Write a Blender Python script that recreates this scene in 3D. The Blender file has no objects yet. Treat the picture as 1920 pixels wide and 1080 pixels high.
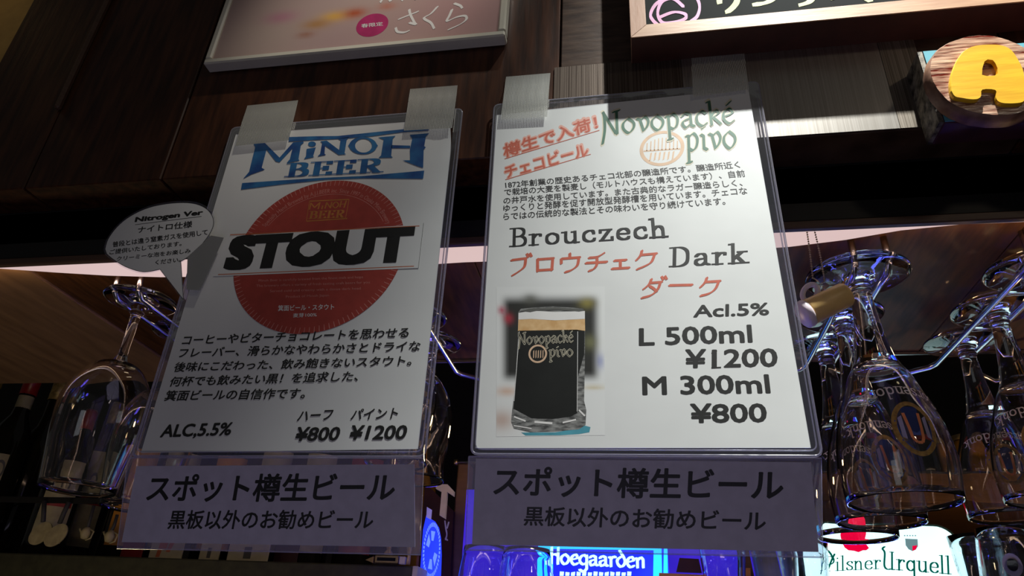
import bpy, math, random
from mathutils import Vector, Matrix
from mathutils.geometry import tessellate_polygon
random.seed(7)
sc = bpy.context.scene
COL = sc.collection

# ------------------------------------------------------------------ camera
F = 1318.6                       # focal length in pixels of a 1920 px wide frame
CAM = Vector((0.0, 0.0, 1.45))
def _rot(th, ps, ro):
    cy, sy, ct, st = math.cos(ps), math.sin(ps), math.cos(th), math.sin(th)
    fwd = Vector((sy*ct, cy*ct, st)); right = Vector((cy, -sy, 0)); down = fwd.cross(right)
    c, s = math.cos(ro), math.sin(ro)
    return c*right + s*down, -s*right + c*down, fwd
RT, DN, FW = _rot(math.radians(28.2827), math.radians(-10.8506), math.radians(-3.2044))
cd = bpy.data.cameras.new('camera'); cd.sensor_width = 36; cd.lens = 36*F/1920; cd.clip_start = 0.02
cam = bpy.data.objects.new('camera', cd); COL.objects.link(cam); sc.camera = cam
mw = Matrix(((RT.x, -DN.x, -FW.x, CAM.x), (RT.y, -DN.y, -FW.y, CAM.y), (RT.z, -DN.z, -FW.z, CAM.z), (0, 0, 0, 1)))
cam.matrix_world = mw

# ------------------------------------------------------------------ light
w = bpy.data.worlds.new('dim_bar_room'); sc.world = w; w.use_nodes = True
w.node_tree.nodes['Background'].inputs[0].default_value = (0.95, 0.92, 0.88, 1)
w.node_tree.nodes['Background'].inputs[1].default_value = 0.027
def light(name, kind, loc, energy, color, size=0.05, target=None, spot=None, blend=1.0, sy=None):
    l = bpy.data.lights.new(name, kind); l.energy = energy; l.color = color
    if kind == 'AREA':
        l.size = size
        if sy: l.shape = 'RECTANGLE'; l.size_y = sy
    else: l.shadow_soft_size = size
    if spot: l.spot_size = math.radians(spot); l.spot_blend = blend
    o = bpy.data.objects.new(name, l); COL.objects.link(o); o.location = loc
    if target:
        o.rotation_euler = (Vector(target) - Vector(loc)).to_track_quat('-Z', 'Y').to_euler()
    return o
light('ceiling_spot_lamp', 'SPOT', (0.27, 0.12, 2.75), 158, (0.95, 0.98, 0.94), 0.010, (0.32, 0.46, 1.72), 59, 1.0)
light('frame_fill_spot', 'SPOT', (0.02, 0.10, 2.75), 34, (1.0, 0.93, 0.82), 0.012, (-0.20, 0.44, 2.13), 23, 1.0)  # unseen spot added to brighten the framed poster
light('room_fill', 'AREA', (-0.7, -1.6, 1.75), 0.62, (0.90, 0.93, 1.0), 0.5, (-0.3, 0.45, 1.7))  # unseen fill in place of the room's ambient light, lifts the left poster
light('warm_corner_fill', 'POINT', (-1.25, 0.45, 2.6), 0.8, (1.0, 0.62, 0.22), 0.06)  # added out of view to light the ochre wall corner warmly
light('blue_bar_lamp', 'POINT', (0.00, 0.74, 1.47), 0.35, (0.13, 0.10, 1.0), 0.03)
light('blue_shelf_lamp', 'POINT', (-0.28, 0.90, 1.50), 0.35, (0.15, 0.10, 1.0), 0.03)
light('blue_right_lamp', 'POINT', (0.24, 0.93, 1.50), 0.3, (0.12, 0.12, 1.0), 0.02)
light('bottle_fill', 'POINT', (-0.80, 0.66, 1.25), 1.1, (1.0, 0.78, 0.45), 0.05)  # unseen warm fill so that the bottles at the left show up
light('led_strip_lamp', 'AREA', (0.0, 0.541, 1.786), 0.30, (1.0, 0.66, 0.42), 2.0, (0.0, 0.80, 1.790), sy=0.008)
light('blue_strip_lamp', 'AREA', (0.30, 0.90, 1.44), 0.35, (0.12, 0.16, 1.0), 0.5, (0.28, 0.72, 1.75), sy=0.015)
light('glass_highlight_fill', 'AREA', (0.9, -0.7, 2.3), 0.8, (1.0, 0.85, 0.65), 0.10, (0.2, 0.6, 1.7))  # added behind the camera for warm highlights on the glasses
light('name_card_fill', 'AREA', (-0.1, 0.0, 0.95), 0.62, (0.74, 0.68, 1.0), 0.6, (-0.1, 0.46, 1.52))  # unseen low fill, added to brighten the tilted name cards
light('led_down_lamp', 'AREA', (0.0, 0.528, 1.80), 0.12, (1.0, 0.80, 0.78), 2.0, (0.0, 0.56, 1.5), sy=0.006)
light('warm_right_fill', 'POINT', (0.62, 0.98, 1.50), 1.3, (1.0, 0.62, 0.28), 0.02)  # added right of the view to give glass edges and jars an orange light
light('warm_middle_fill', 'POINT', (-0.10, 0.92, 1.72), 0.45, (1.0, 0.70, 0.36), 0.015)  # hidden fill added for the post, the bracket and the amber bottle
vs = sc.view_settings
vs.view_transform = 'Standard'; vs.look = 'None'; vs.gamma = 1; vs.exposure = 0.0; vs.use_curve_mapping = False
try: sc.cycles.transparent_max_bounces = 24
except Exception: pass

# ------------------------------------------------------------------ materials
def newmat(name):
    m = bpy.data.materials.new(name); m.use_nodes = True
    nt = m.node_tree; nt.nodes.clear(); out = nt.nodes.new('ShaderNodeOutputMaterial')
    return m, nt, out
def coords(nt, scale=(1, 1, 1), rot=(0, 0, 0)):
    tc = nt.nodes.new('ShaderNodeTexCoord'); mp = nt.nodes.new('ShaderNodeMapping')
    mp.inputs['Scale'].default_value = scale; mp.inputs['Rotation'].default_value = rot
    nt.links.new(tc.outputs['Object'], mp.inputs['Vector']); return mp.outputs[0]
def mat(name, col, rough=0.6, metal=0.0, var=0.25, scale=60, stretch=(1, 1, 1), bump=0.0, col2=None, spec=0.5, detail=4, emit=None, estr=0.0):
    m, nt, out = newmat(name)
    b = nt.nodes.new('ShaderNodeBsdfPrincipled'); nt.links.new(b.outputs[0], out.inputs[0])
    b.inputs['Roughness'].default_value = rough; b.inputs['Metallic'].default_value = metal
    b.inputs['Specular IOR Level'].default_value = spec
    no = nt.nodes.new('ShaderNodeTexNoise'); no.inputs['Scale'].default_value = scale; no.inputs['Detail'].default_value = detail
    nt.links.new(coords(nt, stretch), no.inputs['Vector'])
    r = nt.nodes.new('ShaderNodeValToRGB'); nt.links.new(no.outputs['Fac'], r.inputs[0])
    c2 = col2 or tuple(c*(1-var) for c in col)
    r.color_ramp.elements[0].position = 0.35; r.color_ramp.elements[0].color = (*c2, 1)
    r.color_ramp.elements[1].position = 0.65; r.color_ramp.elements[1].color = (*col, 1)
    nt.links.new(r.outputs[0], b.inputs['Base Color'])
    if bump:
        bp = nt.nodes.new('ShaderNodeBump'); bp.inputs['Strength'].default_value = bump; bp.inputs['Distance'].default_value = 0.001
        nt.links.new(no.outputs['Fac'], bp.inputs['Height']); nt.links.new(bp.outputs[0], b.inputs['Normal'])
    if emit:
        b.inputs['Emission Color'].default_value = (*emit, 1); b.inputs['Emission Strength'].default_value = estr
    return m
def emat(name, col, s, col2=None, scale=30):
    m, nt, out = newmat(name); e = nt.nodes.new('ShaderNodeEmission'); nt.links.new(e.outputs[0], out.inputs[0])
    e.inputs[1].default_value = s
    no = nt.nodes.new('ShaderNodeTexNoise'); no.inputs['Scale'].default_value = scale; nt.links.new(coords(nt), no.inputs['Vector'])
    r = nt.nodes.new('ShaderNodeValToRGB'); nt.links.new(no.outputs['Fac'], r.inputs[0])
    r.color_ramp.elements[0].position = 0.3; r.color_ramp.elements[0].color = (*(col2 or col), 1)
    r.color_ramp.elements[1].position = 0.7; r.color_ramp.elements[1].color = (*col, 1)
    nt.links.new(r.outputs[0], e.inputs[0]); return m
def clear(name, frost=0.0, tint=(0.9, 0.9, 0.95), gloss_rough=0.08, bumpy=0.0, frost_col=(0.55, 0.55, 0.6), spec=1.0, stripes=None):
    """clear plastic: see-through, glossy by Fresnel, with an optional milky share that scatters light"""
    m, nt, out = newmat(name); N = nt.nodes.new; L = nt.links.new
    tr = N('ShaderNodeBsdfTransparent'); tr.inputs[0].default_value = (*tint, 1)
    gl = N('ShaderNodeBsdfGlossy'); gl.inputs['Roughness'].default_value = gloss_rough; gl.inputs[0].default_value = (spec, spec, spec, 1)
    fr = N('ShaderNodeFresnel'); fr.inputs[0].default_value = 1.45
    if bumpy:
        no = N('ShaderNodeTexNoise'); no.inputs['Scale'].default_value = 35; no.inputs['Detail'].default_value = 2
        L(coords(nt), no.inputs['Vector']); bp = N('ShaderNodeBump'); bp.inputs['Strength'].default_value = bumpy; bp.inputs['Distance'].default_value = 0.002
        L(no.outputs['Fac'], bp.inputs['Height']); L(bp.outputs[0], gl.inputs['Normal']); L(bp.outputs[0], fr.inputs['Normal'])
    mx = N('ShaderNodeMixShader'); L(fr.outputs[0], mx.inputs[0]); L(tr.outputs[0], mx.inputs[1]); L(gl.outputs[0], mx.inputs[2])
    last = mx
    if frost:
        df = N('ShaderNodeBsdfDiffuse'); df.inputs[0].default_value = (*frost_col, 1)
        tl = N('ShaderNodeBsdfTranslucent'); tl.inputs[0].default_value = (*frost_col, 1)
        m1 = N('ShaderNodeMixShader'); m1.inputs[0].default_value = 0.5; L(df.outputs[0], m1.inputs[1]); L(tl.outputs[0], m1.inputs[2])
        m2 = N('ShaderNodeMixShader'); m2.inputs[0].default_value = frost; L(mx.outputs[0], m2.inputs[1]); L(m1.outputs[0], m2.inputs[2])
        if stripes:
            wv = N('ShaderNodeTexWave'); wv.bands_direction = 'X'; wv.inputs['Scale'].default_value = stripes; wv.inputs['Distortion'].default_value = 0.6
            wv.inputs['Detail'].default_value = 1
            L(coords(nt), wv.inputs['Vector'])
            mr = N('ShaderNodeMapRange'); mr.inputs['From Min'].default_value = 0.25; mr.inputs['From Max'].default_value = 0.6
            mr.inputs['To Min'].default_value = 0.10; mr.inputs['To Max'].default_value = frost
            L(wv.outputs['Fac'], mr.inputs[0]); L(mr.outputs[0], m2.inputs[0])
        last = m2
    L(last.outputs[0], out.inputs[0]); return m
def glassmat(name, col=(1, 1, 1), rough=0.0, ior=1.45):
    m, nt, out = newmat(name); g = nt.nodes.new('ShaderNodeBsdfGlass'); g.inputs[0].default_value = (*col, 1)
    g.inputs['Roughness'].default_value = rough; g.inputs['IOR'].default_value = ior
    no = nt.nodes.new('ShaderNodeTexNoise'); no.inputs['Scale'].default_value = 22; nt.links.new(coords(nt), no.inputs['Vector'])
    bp = nt.nodes.new('ShaderNodeBump'); bp.inputs['Strength'].default_value = 0.08; bp.inputs['Distance'].default_value = 0.002
    nt.links.new(no.outputs['Fac'], bp.inputs['Height']); nt.links.new(bp.outputs[0], g.inputs['Normal'])
    nt.links.new(g.outputs[0], out.inputs[0]); return m
def vcol(name, rough=0.6, estr=0.0):
    m, nt, out = newmat(name); b = nt.nodes.new('ShaderNodeBsdfPrincipled'); a = nt.nodes.new('ShaderNodeVertexColor'); a.layer_name = 'Col'
    b.inputs['Roughness'].default_value = rough
    nt.links.new(a.outputs[0], b.inputs['Base Color'])
    if estr: nt.links.new(a.outputs[0], b.inputs['Emission Color']); b.inputs['Emission Strength'].default_value = estr
    nt.links.new(b.outputs[0], out.inputs[0]); return m

M = {}
M['plank'] = mat('dark_walnut_planks', (0.075, 0.025, 0.010), 0.40, scale=14, stretch=(9, 9, 1.0), bump=0.25, col2=(0.025, 0.008, 0.004), detail=8, spec=0.35)
M['plank_grey'] = mat('weathered_plank', (0.09, 0.052, 0.034), 0.36, scale=16, stretch=(2, 2, 9), bump=0.35, col2=(0.035, 0.017, 0.011), detail=8)
M['black'] = mat('black_stained_wood', (0.006, 0.005, 0.004), 0.6, scale=40, stretch=(1, 6, 6), bump=0.2)
M['black_dull'] = mat('black_matt_paint', (0.005, 0.005, 0.004), 0.9)
M['trimwood'] = mat('brown_trim_wood', (0.10, 0.05, 0.03), 0.5, scale=40, stretch=(0.5, 6, 6), bump=0.2)
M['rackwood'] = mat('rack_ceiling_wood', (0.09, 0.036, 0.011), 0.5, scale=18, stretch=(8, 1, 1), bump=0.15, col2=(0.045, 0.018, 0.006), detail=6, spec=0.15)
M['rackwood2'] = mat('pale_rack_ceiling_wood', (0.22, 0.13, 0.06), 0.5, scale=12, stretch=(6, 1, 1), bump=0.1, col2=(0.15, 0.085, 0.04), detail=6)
M['steel'] = mat('brushed_grey_strip', (0.40, 0.35, 0.31), 0.32, 0.35, scale=150, stretch=(8, 8, 0.04), col2=(0.16, 0.12, 0.10), bump=0.15)
M['ochre'] = mat('ochre_plaster', (0.50, 0.33, 0.10), 0.8, scale=30, bump=0.3)
M['wall_dark'] = mat('dark_back_wall', (0.02, 0.016, 0.012), 0.7, scale=20)
M['floor'] = mat('dark_floor_boards', (0.04, 0.025, 0.015), 0.5, scale=10, stretch=(1, 8, 1))
M['frame_white'] = mat('ivory_frame_lacquer', (0.72, 0.69, 0.58), 0.3, scale=30, var=0.08)
M['board_wood'] = mat('pale_pine_rail', (0.50, 0.29, 0.16), 0.5, scale=30, stretch=(1, 6, 6), col2=(0.42, 0.22, 0.12), bump=0.2)
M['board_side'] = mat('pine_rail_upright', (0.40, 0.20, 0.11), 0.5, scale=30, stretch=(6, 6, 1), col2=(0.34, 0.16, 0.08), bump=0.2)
M['chalk_black'] = mat('chalkboard_black', (0.008, 0.010, 0.010), 0.8, scale=8, spec=0.08)
M['chalk_pink'] = mat('pink_chalk_ink', (0.80, 0.38, 0.62), 0.7, scale=90)
M['chalk_yellow'] = mat('pale_green_chalk_ink', (0.70, 0.75, 0.36), 0.7, scale=90)
M['paper'] = mat('white_paper', (0.78, 0.79, 0.78), 0.40, scale=14, var=0.06, bump=0.25, detail=3)
M['paper_lav'] = mat('lavender_grey_paper', (0.50, 0.46, 0.58), 0.5, scale=120, var=0.10, bump=0.1)
M['ink'] = mat('black_ink', (0.012, 0.012, 0.012), 0.5, var=0.1)
M['red'] = mat('brick_red_ink', (0.42, 0.055, 0.040), 0.5, var=0.15, scale=90)
M['redtext'] = mat('salmon_red_ink', (0.62, 0.13, 0.075), 0.5, var=0.15, scale=200)
M['halo'] = mat('pale_red_halo_ink', (0.80, 0.42, 0.34), 0.55, var=0.08, scale=200)
M['orange_ink'] = mat('orange_rule_ink', (0.62, 0.16, 0.06), 0.5)
M['redpale'] = mat('pale_red_print', (0.72, 0.26, 0.22), 0.5)
M['amber_ink'] = mat('amber_print', (0.60, 0.22, 0.05), 0.5)
M['white_ink'] = mat('white_ink', (0.82, 0.80, 0.78), 0.5, var=0.05)
M['blue_ink'] = mat('blue_ink', (0.035, 0.19, 0.42), 0.45, scale=45, col2=(0.015, 0.06, 0.24))
M['green_ink'] = mat('grey_green_ink', (0.06, 0.17, 0.11), 0.5, scale=80, var=0.3)
M['cream_ink'] = mat('cream_shadow_ink', (0.72, 0.66, 0.50), 0.5, var=0.05)
M['peach_ink'] = mat('peach_emblem_ink', (0.74, 0.50, 0.33), 0.5, var=0.15, scale=120)
M['beer_black'] = mat('dark_beer_print', (0.012, 0.013, 0.012), 0.4)
M['foam_ink'] = mat('foam_print', (0.78, 0.52, 0.26), 0.5, scale=120, col2=(0.62, 0.36, 0.14))
M['glass_ink'] = mat('glass_base_print', (0.30, 0.30, 0.29), 0.5, scale=160, col2=(0.05, 0.05, 0.05), stretch=(1, 1, 3))
M['cyan_ink'] = mat('cyan_print', (0.08, 0.36, 0.46), 0.5)
M['photo'] = vcol('printed_photo', 0.45)
M['magenta'] = mat('magenta_seal_ink', (0.52, 0.03, 0.16), 0.4)
M['sleeve'] = clear('clear_hard_plastic', 0.10, bumpy=0.3, frost_col=(0.55, 0.55, 0.60))
M['sleeve_low'] = clear('clear_soft_plastic', 0.24, bumpy=0.4, frost_col=(0.62, 0.60, 0.66))
M['sleeve_edge'] = clear('clear_plastic_welded_edge', 0.30, bumpy=0.5, frost_col=(0.62, 0.60, 0.68), gloss_rough=0.15)
M['film'] = clear('clear_front_film', 0.0, tint=(0.99, 0.99, 0.99), gloss_rough=0.22, bumpy=0.35, spec=0.55)
M['tape'] = clear('ribbed_packing_tape', 0.92, frost_col=(0.80, 0.80, 0.72), gloss_rough=0.3, stripes=230)
M['tape_clear'] = clear('clear_adhesive_tape', 0.13, frost_col=(0.65, 0.62, 0.66), gloss_rough=0.25)
M['chrome'] = mat('polished_chrome', (0.55, 0.53, 0.56), 0.22, 1.0, var=0.05)
M['glass'] = glassmat('clear_drinking_glass')
M['glass_blue'] = glassmat('clear_glass_upright', (0.95, 0.97, 1.0))
M['led'] = emat('pinkish_led_diffuser', (1.0, 0.74, 0.72), 0.72, (0.95, 0.68, 0.66), 6)
M['yellow_paint'] = mat('yellow_wood_paint', (0.86, 0.50, 0.015), 0.4, scale=30, stretch=(1, 1, 6), col2=(0.78, 0.40, 0.01), bump=0.2)
M['redbrown'] = mat('varnished_log_slice', (0.80, 0.52, 0.36), 0.15, scale=34, stretch=(1.2, 1, 9), col2=(0.12, 0.010, 0.005), bump=1.0, detail=6, spec=0.9)
M['bark'] = mat('log_bark', (0.34, 0.18, 0.11), 0.5, scale=60, col2=(0.12, 0.05, 0.03), bump=0.5)
M['teal'] = mat('teal_paint', (0.12, 0.42, 0.52), 0.45, scale=20, var=0.3)
M['teal_side'] = mat('flaking_board_edge', (0.30, 0.26, 0.20), 0.7, scale=160, col2=(0.02, 0.015, 0.01), bump=0.8)
M['emb_gold'] = mat('ochre_enamel', (0.45, 0.26, 0.05), 0.5, scale=300, col2=(0.22, 0.11, 0.02))
M['emb_blue'] = mat('navy_enamel', (0.02, 0.06, 0.32), 0.5)
M['emb_orange'] = mat('orange_enamel', (0.90, 0.26, 0.08), 0.5)
M['emb_grey'] = mat('lilac_enamel', (0.42, 0.38, 0.58), 0.5)
M['glass_print'] = mat('silver_grey_enamel', (0.85, 0.76, 0.72), 0.4)
M['charm_yellow'] = mat('yellow_resin', (0.90, 0.58, 0.20), 0.4, var=0.15, scale=60)
M['charm_pale'] = mat('pale_lilac_resin', (0.85, 0.72, 0.76), 0.35, var=0.1)
M['brass'] = mat('dull_brass', (0.45, 0.33, 0.20), 0.3, 1.0)
M['beige'] = mat('beige_leather_disc', (0.42, 0.36, 0.20), 0.6, scale=90, var=0.3, bump=0.3)
M['strap'] = mat('dark_strap', (0.05, 0.05, 0.05), 0.7)
M['olive'] = mat('dark_olive_shelf', (0.05, 0.05, 0.022), 0.7, scale=60, var=0.4)
M['shelf_brown'] = mat('brown_shelf_board', (0.17, 0.085, 0.035), 0.5, scale=20, stretch=(1, 5, 5))
M['cream'] = mat('cream_plastic', (0.70, 0.62, 0.42), 0.5, var=0.1)
M['card'] = mat('cream_card', (0.55, 0.52, 0.34), 0.6, var=0.15)
M['bottle_dark'] = mat('dark_bottle_glass', (0.010, 0.010, 0.008), 0.08, var=0.1)
M['bottle_amber'] = mat('amber_bottle_glass', (0.55, 0.26, 0.02), 0.08, var=0.3, scale=40)
M['cap_red'] = mat('red_foil', (0.30, 0.012, 0.012), 0.35, scale=60)
M['cap_gold'] = mat('gold_foil', (0.50, 0.36, 0.12), 0.4, 0.3, scale=120, var=0.5, bump=0.5)
M['label_cream'] = mat('cream_bottle_label', (0.45, 0.40, 0.24), 0.6, scale=40, var=0.3)
M['label_orange'] = mat('orange_bottle_label', (0.62, 0.27, 0.03), 0.5, scale=30, var=0.2)
M['label_grey'] = mat('grey_label_print', (0.10, 0.10, 0.09), 0.6)
M['maroon'] = mat('maroon_board', (0.055, 0.012, 0.018), 0.5)
M['blue_lit'] = emat('blue_backlit_face', (0.02, 0.05, 1.0), 1.5, (0.01, 0.01, 0.75), 12)
M['blue_lit2'] = emat('pale_blue_backlit_print', (0.12, 0.22, 1.0), 1.4)
M['blue_violet'] = emat('violet_blue_lit_acrylic', (0.10, 0.04, 0.9), 0.75, (0.04, 0.02, 0.7), 10)
M['cyan_glow'] = emat('cyan_lit_acrylic_edge', (0.02, 0.45, 1.0), 2.2)
M['white_glow'] = emat('lit_white_lettering', (0.45, 0.95, 1.0), 1.9)
M['box_white'] = emat('lightbox_white_face', (0.60, 0.97, 1.0), 1.5, (0.72, 1.0, 0.98), 8)
M['box_red'] = emat('lightbox_red', (0.85, 0.0, 0.045), 1.0)
M['box_green'] = emat('lightbox_green', (0.0, 0.10, 0.07), 0.9)
M['box_grey'] = emat('lightbox_grey', (0.16, 0.28, 0.30), 0.9)
M['box_frame'] = mat('dark_green_lightbox_rim', (0.01, 0.05, 0.04), 0.3)
M['orange_wood'] = mat('orange_pine', (0.75, 0.33, 0.10), 0.5, scale=30, stretch=(1, 6, 6))

# ------------------------------------------------------------------ helpers
def ray(x, y): return RT*((x-960)/F) + DN*((y-540)/F) + FW
def at(x, y, Y): d = ray(x, y); return CAM + d*(Y/d.y)
def atz(x, y, Z): d = ray(x, y); return CAM + d*((Z-1.45)/d.z)
class Plane:
    """a real plane in the room; P(x, y) is the point of it that the photograph shows at pixel (x, y)"""
    def __init__(s, o, n): s.o = Vector(o); s.n = Vector(n).normalized()
    def P(s, x, y, lift=0.0):
        d = ray(x, y); t = (s.o - CAM).dot(s.n)/d.dot(s.n); return CAM + d*t + s.n*(lift*0.3 if 0 < lift < .003 else lift)

def loc_of(o):
    v = Vector((0, 0, 0))
    while o is not None: v += o.location; o = o.parent
    return v
def mesh(name, V, Fc, m, parent=None, smooth=False):
    off = loc_of(parent)
    me = bpy.data.meshes.new(name); me.from_pydata([tuple(Vector(v)-off) for v in V], [], Fc)
    if isinstance(m, (list, tuple)):
        for x in m: me.materials.append(x)
    else: me.materials.append(m)
    if smooth: me.polygons.foreach_set('use_smooth', [True]*len(me.polygons))
    me.update()
    o = bpy.data.objects.new(name, me); COL.objects.link(o); o.parent = parent
    return o
def tag(o, label, cat, group=None, kind=None):
    if label: o['label'] = label
    if cat: o['category'] = cat
    if group: o['group'] = group
    if kind: o['kind'] = kind
    return o
def thing(name, label, cat, loc=(0, 0, 0), group=None):
    o = bpy.data.objects.new(name, None); COL.objects.link(o); o.location = loc; o.empty_display_size = 0.02
    return tag(o, label, cat, group)
class MB:
    def __init__(s): s.V = []; s.F = []
    def flip(s, do=True):
        if do: s.F = [tuple(reversed(f)) for f in s.F]
        return s
    def add(s, V, Fc):
        n = len(s.V); s.V += [Vector(v) for v in V]; s.F += [tuple(i+n for i in f) for f in Fc]; return s
    def box(s, a, b, bev=0.0):
        x0, y0, z0 = a; x1, y1, z1 = b
        if bev <= 0:
            return s.add([(x0,y0,z0),(x1,y0,z0),(x1,y1,z0),(x0,y1,z0),(x0,y0,z1),(x1,y0,z1),(x1,y1,z1),(x0,y1,z1)],
                         [(0,3,2,1),(4,5,6,7),(0,1,5,4),(1,2,6,5),(2,3,7,6),(3,0,4,7)])
        def ring(z, i): return [(x0+i,y0+bev,z),(x0+bev,y0+i,z),(x1-bev,y0+i,z),(x1-i,y0+bev,z),(x1-i,y1-bev,z),(x1-bev,y1-i,z),(x0+bev,y1-i,z),(x0+i,y1-bev,z)]
        R = ring(z0, bev*.9) + ring(z0+bev, 0) + ring(z1-bev, 0) + ring(z1, bev*.9)
        Fc = [tuple(range(7, -1, -1)), tuple(range(24, 32))]
        for k in range(3):
            for i in range(8): j = (i+1) % 8; Fc.append((k*8+i, k*8+j, k*8+8+j, k*8+8+i))
        return s.add(R, Fc)
    def poly(s, pts):
        pts = [Vector(p) for p in pts]
        if len(pts) <= 4: return s.add(pts, [tuple(range(len(pts)))])
        return s.add(pts, [tuple(t) for t in tessellate_polygon([pts])])
    def prism(s, pts, dv):
        pts = [Vector(p) for p in pts]; n = len(pts); dv = Vector(dv); T = [tuple(t) for t in tessellate_polygon([pts])]
        Fc = list(T) + [tuple(i+n for i in reversed(t)) for t in T] + [(i, (i+1) % n, (i+1) % n+n, i+n) for i in range(n)]
        return s.add(pts+[p+dv for p in pts], Fc)
    def tube(s, pts, r, seg=10, caps=True):
        pts = [Vector(p) for p in pts]; n = len(pts); R = []; up = None
        for i, p in enumerate(pts):
            d = (pts[min(i+1, n-1)] - pts[max(i-1, 0)]).normalized()
            if up is None: up = d.orthogonal().normalized()
            up = (up - d*up.dot(d)).normalized(); q = d.cross(up)
            rr = r[i] if isinstance(r, (list, tuple)) else r
            for k in range(seg):
                a = 2*math.pi*k/seg; R.append(p + (up*math.cos(a)+q*math.sin(a))*rr)
        Fc = []
        for i in range(n-1):
            for k in range(seg): j = (k+1) % seg; Fc.append((i*seg+k, i*seg+j, (i+1)*seg+j, (i+1)*seg+k))
        if caps: Fc += [tuple(reversed(range(seg))), tuple(range((n-1)*seg, n*seg))]
        return s.add(R, Fc)
    def lathe(s, prof, c, seg=40, ax=1):
        """prof: (radius, height) pairs; axis vertical through c"""
        c = Vector(c); R = []; Fc = []
        for r, h in prof:
            for k in range(seg): a = 2*math.pi*k/seg; R.append(c+Vector((max(r, 1e-5)*math.cos(a), max(r, 1e-5)*math.sin(a), h)))
        for i in range(len(prof)-1):
            for k in range(seg): j = (k+1) % seg; Fc.append((i*seg+k, i*seg+j, (i+1)*seg+j, (i+1)*seg+k))
        return s.add(R, Fc)
    def obj(s, name, m, parent=None, smooth=False): return mesh(name, s.V, s.F, m, parent, smooth)
def smooth_path(p, n=6):
    p = [Vector(q) for q in p]; out = []
    for i in range(len(p)-1):
        a, b, c, d = p[max(i-1, 0)], p[i], p[i+1], p[min(i+2, len(p)-1)]
        for k in range(n):
            t = k/n; out.append(0.5*((2*b)+(c-a)*t+(2*a-5*b+4*c-d)*t*t+(3*b-a-3*c+d)*t**3))
    out.append(p[-1]); return out

# ---- broad-nib pen: each stroke is swept by a small parallelogram nib
def hull(P):
    P = sorted(set((round(a, 5), round(b, 5)) for a, b in P))
    if len(P) < 3: return P
    def half(Q):
        H = []
        for p in Q:
            while len(H) > 1 and (H[-1][0]-H[-2][0])*(p[1]-H[-2][1])-(H[-1][1]-H[-2][1])*(p[0]-H[-2][0]) <= 0: H.pop()
            H.append(p)
        return H
    a, b = half(P), half(P[::-1]); return a[:-1]+b[:-1]
def pen(strokes, nib, thin):
    """strokes: 'x,y x,y' strings, ~ first = smoothed. nib=(nx,ny) half vector, thin = half thickness"""
    polys = []
    nx, ny = nib; L = math.hypot(nx, ny) or 1; tx, ty = -ny/L*thin, nx/L*thin
    K = [(nx+tx, ny+ty), (nx-tx, ny-ty), (-nx+tx, -ny+ty), (-nx-tx, -ny-ty)]
    for s in strokes:
        sm = s[0] == '~'; p = [tuple(map(float, q.split(','))) for q in s.lstrip('~').split()]
        if sm: p = [(v.x, v.y) for v in smooth_path([Vector((a, b, 0)) for a, b in p], 6)]
        for a, b in zip(p[:-1], p[1:]):
            polys.append(hull([(a[0]+k[0], a[1]+k[1]) for k in K]+[(b[0]+k[0], b[1]+k[1]) for k in K]))
    return polys
BL_ = {  # blackletter
 'N': (.85, ['~.10,.95 .14,.7 .14,.2 .04,-.35', '.08,.97 .60,.03', '.66,.0 .66,.95', '.52,.93 .78,.98']),
 'o': (.62, ['~.29,.6 .08,.42 .08,.18 .29,0 .50,.2 .50,.42 .29,.6']),
 'v': (.58, ['.04,.55 .16,.5 .28,.04', '~.2,.48 .38,.6 .50,.42 .44,.2 .28,.03']),
 'p': (.62, ['.04,.52 .14,.52 .14,-.42', '~.14,.46 .34,.6 .50,.42 .46,.14 .30,.0 .14,.08', '.06,-.42 .24,-.40']),
 'a': (.60, ['~.08,.46 .22,.58 .40,.52', '.42,.52 .42,.08 .54,.02', '~.40,.36 .14,.28 .08,.14 .20,.0 .40,.14']),
 'c': (.50, ['~.44,.5 .28,.6 .08,.42 .08,.16 .26,0 .44,.1']),
 'k': (.58, ['.04,.96 .14,.98 .14,.0', '~.16,.34 .34,.58 .46,.46 .20,.30', '.24,.30 .50,.02']),
 'é': (.52, ['~.10,.30 .42,.40 .38,.56 .26,.6 .08,.42 .08,.16 .26,0 .44,.1', '.26,.76 .42,.90']),
 'e': (.52, ['~.10,.30 .42,.40 .38,.56 .26,.6 .08,.42 .08,.16 .26,0 .44,.1']),
 'i': (.34, ['.04,.54 .15,.48 .15,.06 .28,.0', '.11,.76 .20,.82']),
 'H': (.66, ['.12,.98 .12,.0', '~.12,.50 .3,.58 .50,.5', '.52,.98 .52,.0']),
 'g': (.60, ['~.46,.5 .28,.6 .08,.42 .08,.18 .28,.04 .46,.14', '.48,.58 .48,-.2', '~.48,-.2 .3,-.38 .06,-.28']),
 'r': (.46, ['.04,.54 .14,.5 .14,.0', '~.16,.44 .28,.58 .42,.54']),
 'd': (.60, ['~.30,.6 .08,.42 .08,.18 .29,0 .50,.2 .48,.5 .2,.95']),
 'n': (.60, ['.04,.54 .14,.5 .14,.0', '~.16,.44 .34,.6 .48,.48', '.48,.48 .48,.02']),
}
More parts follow.
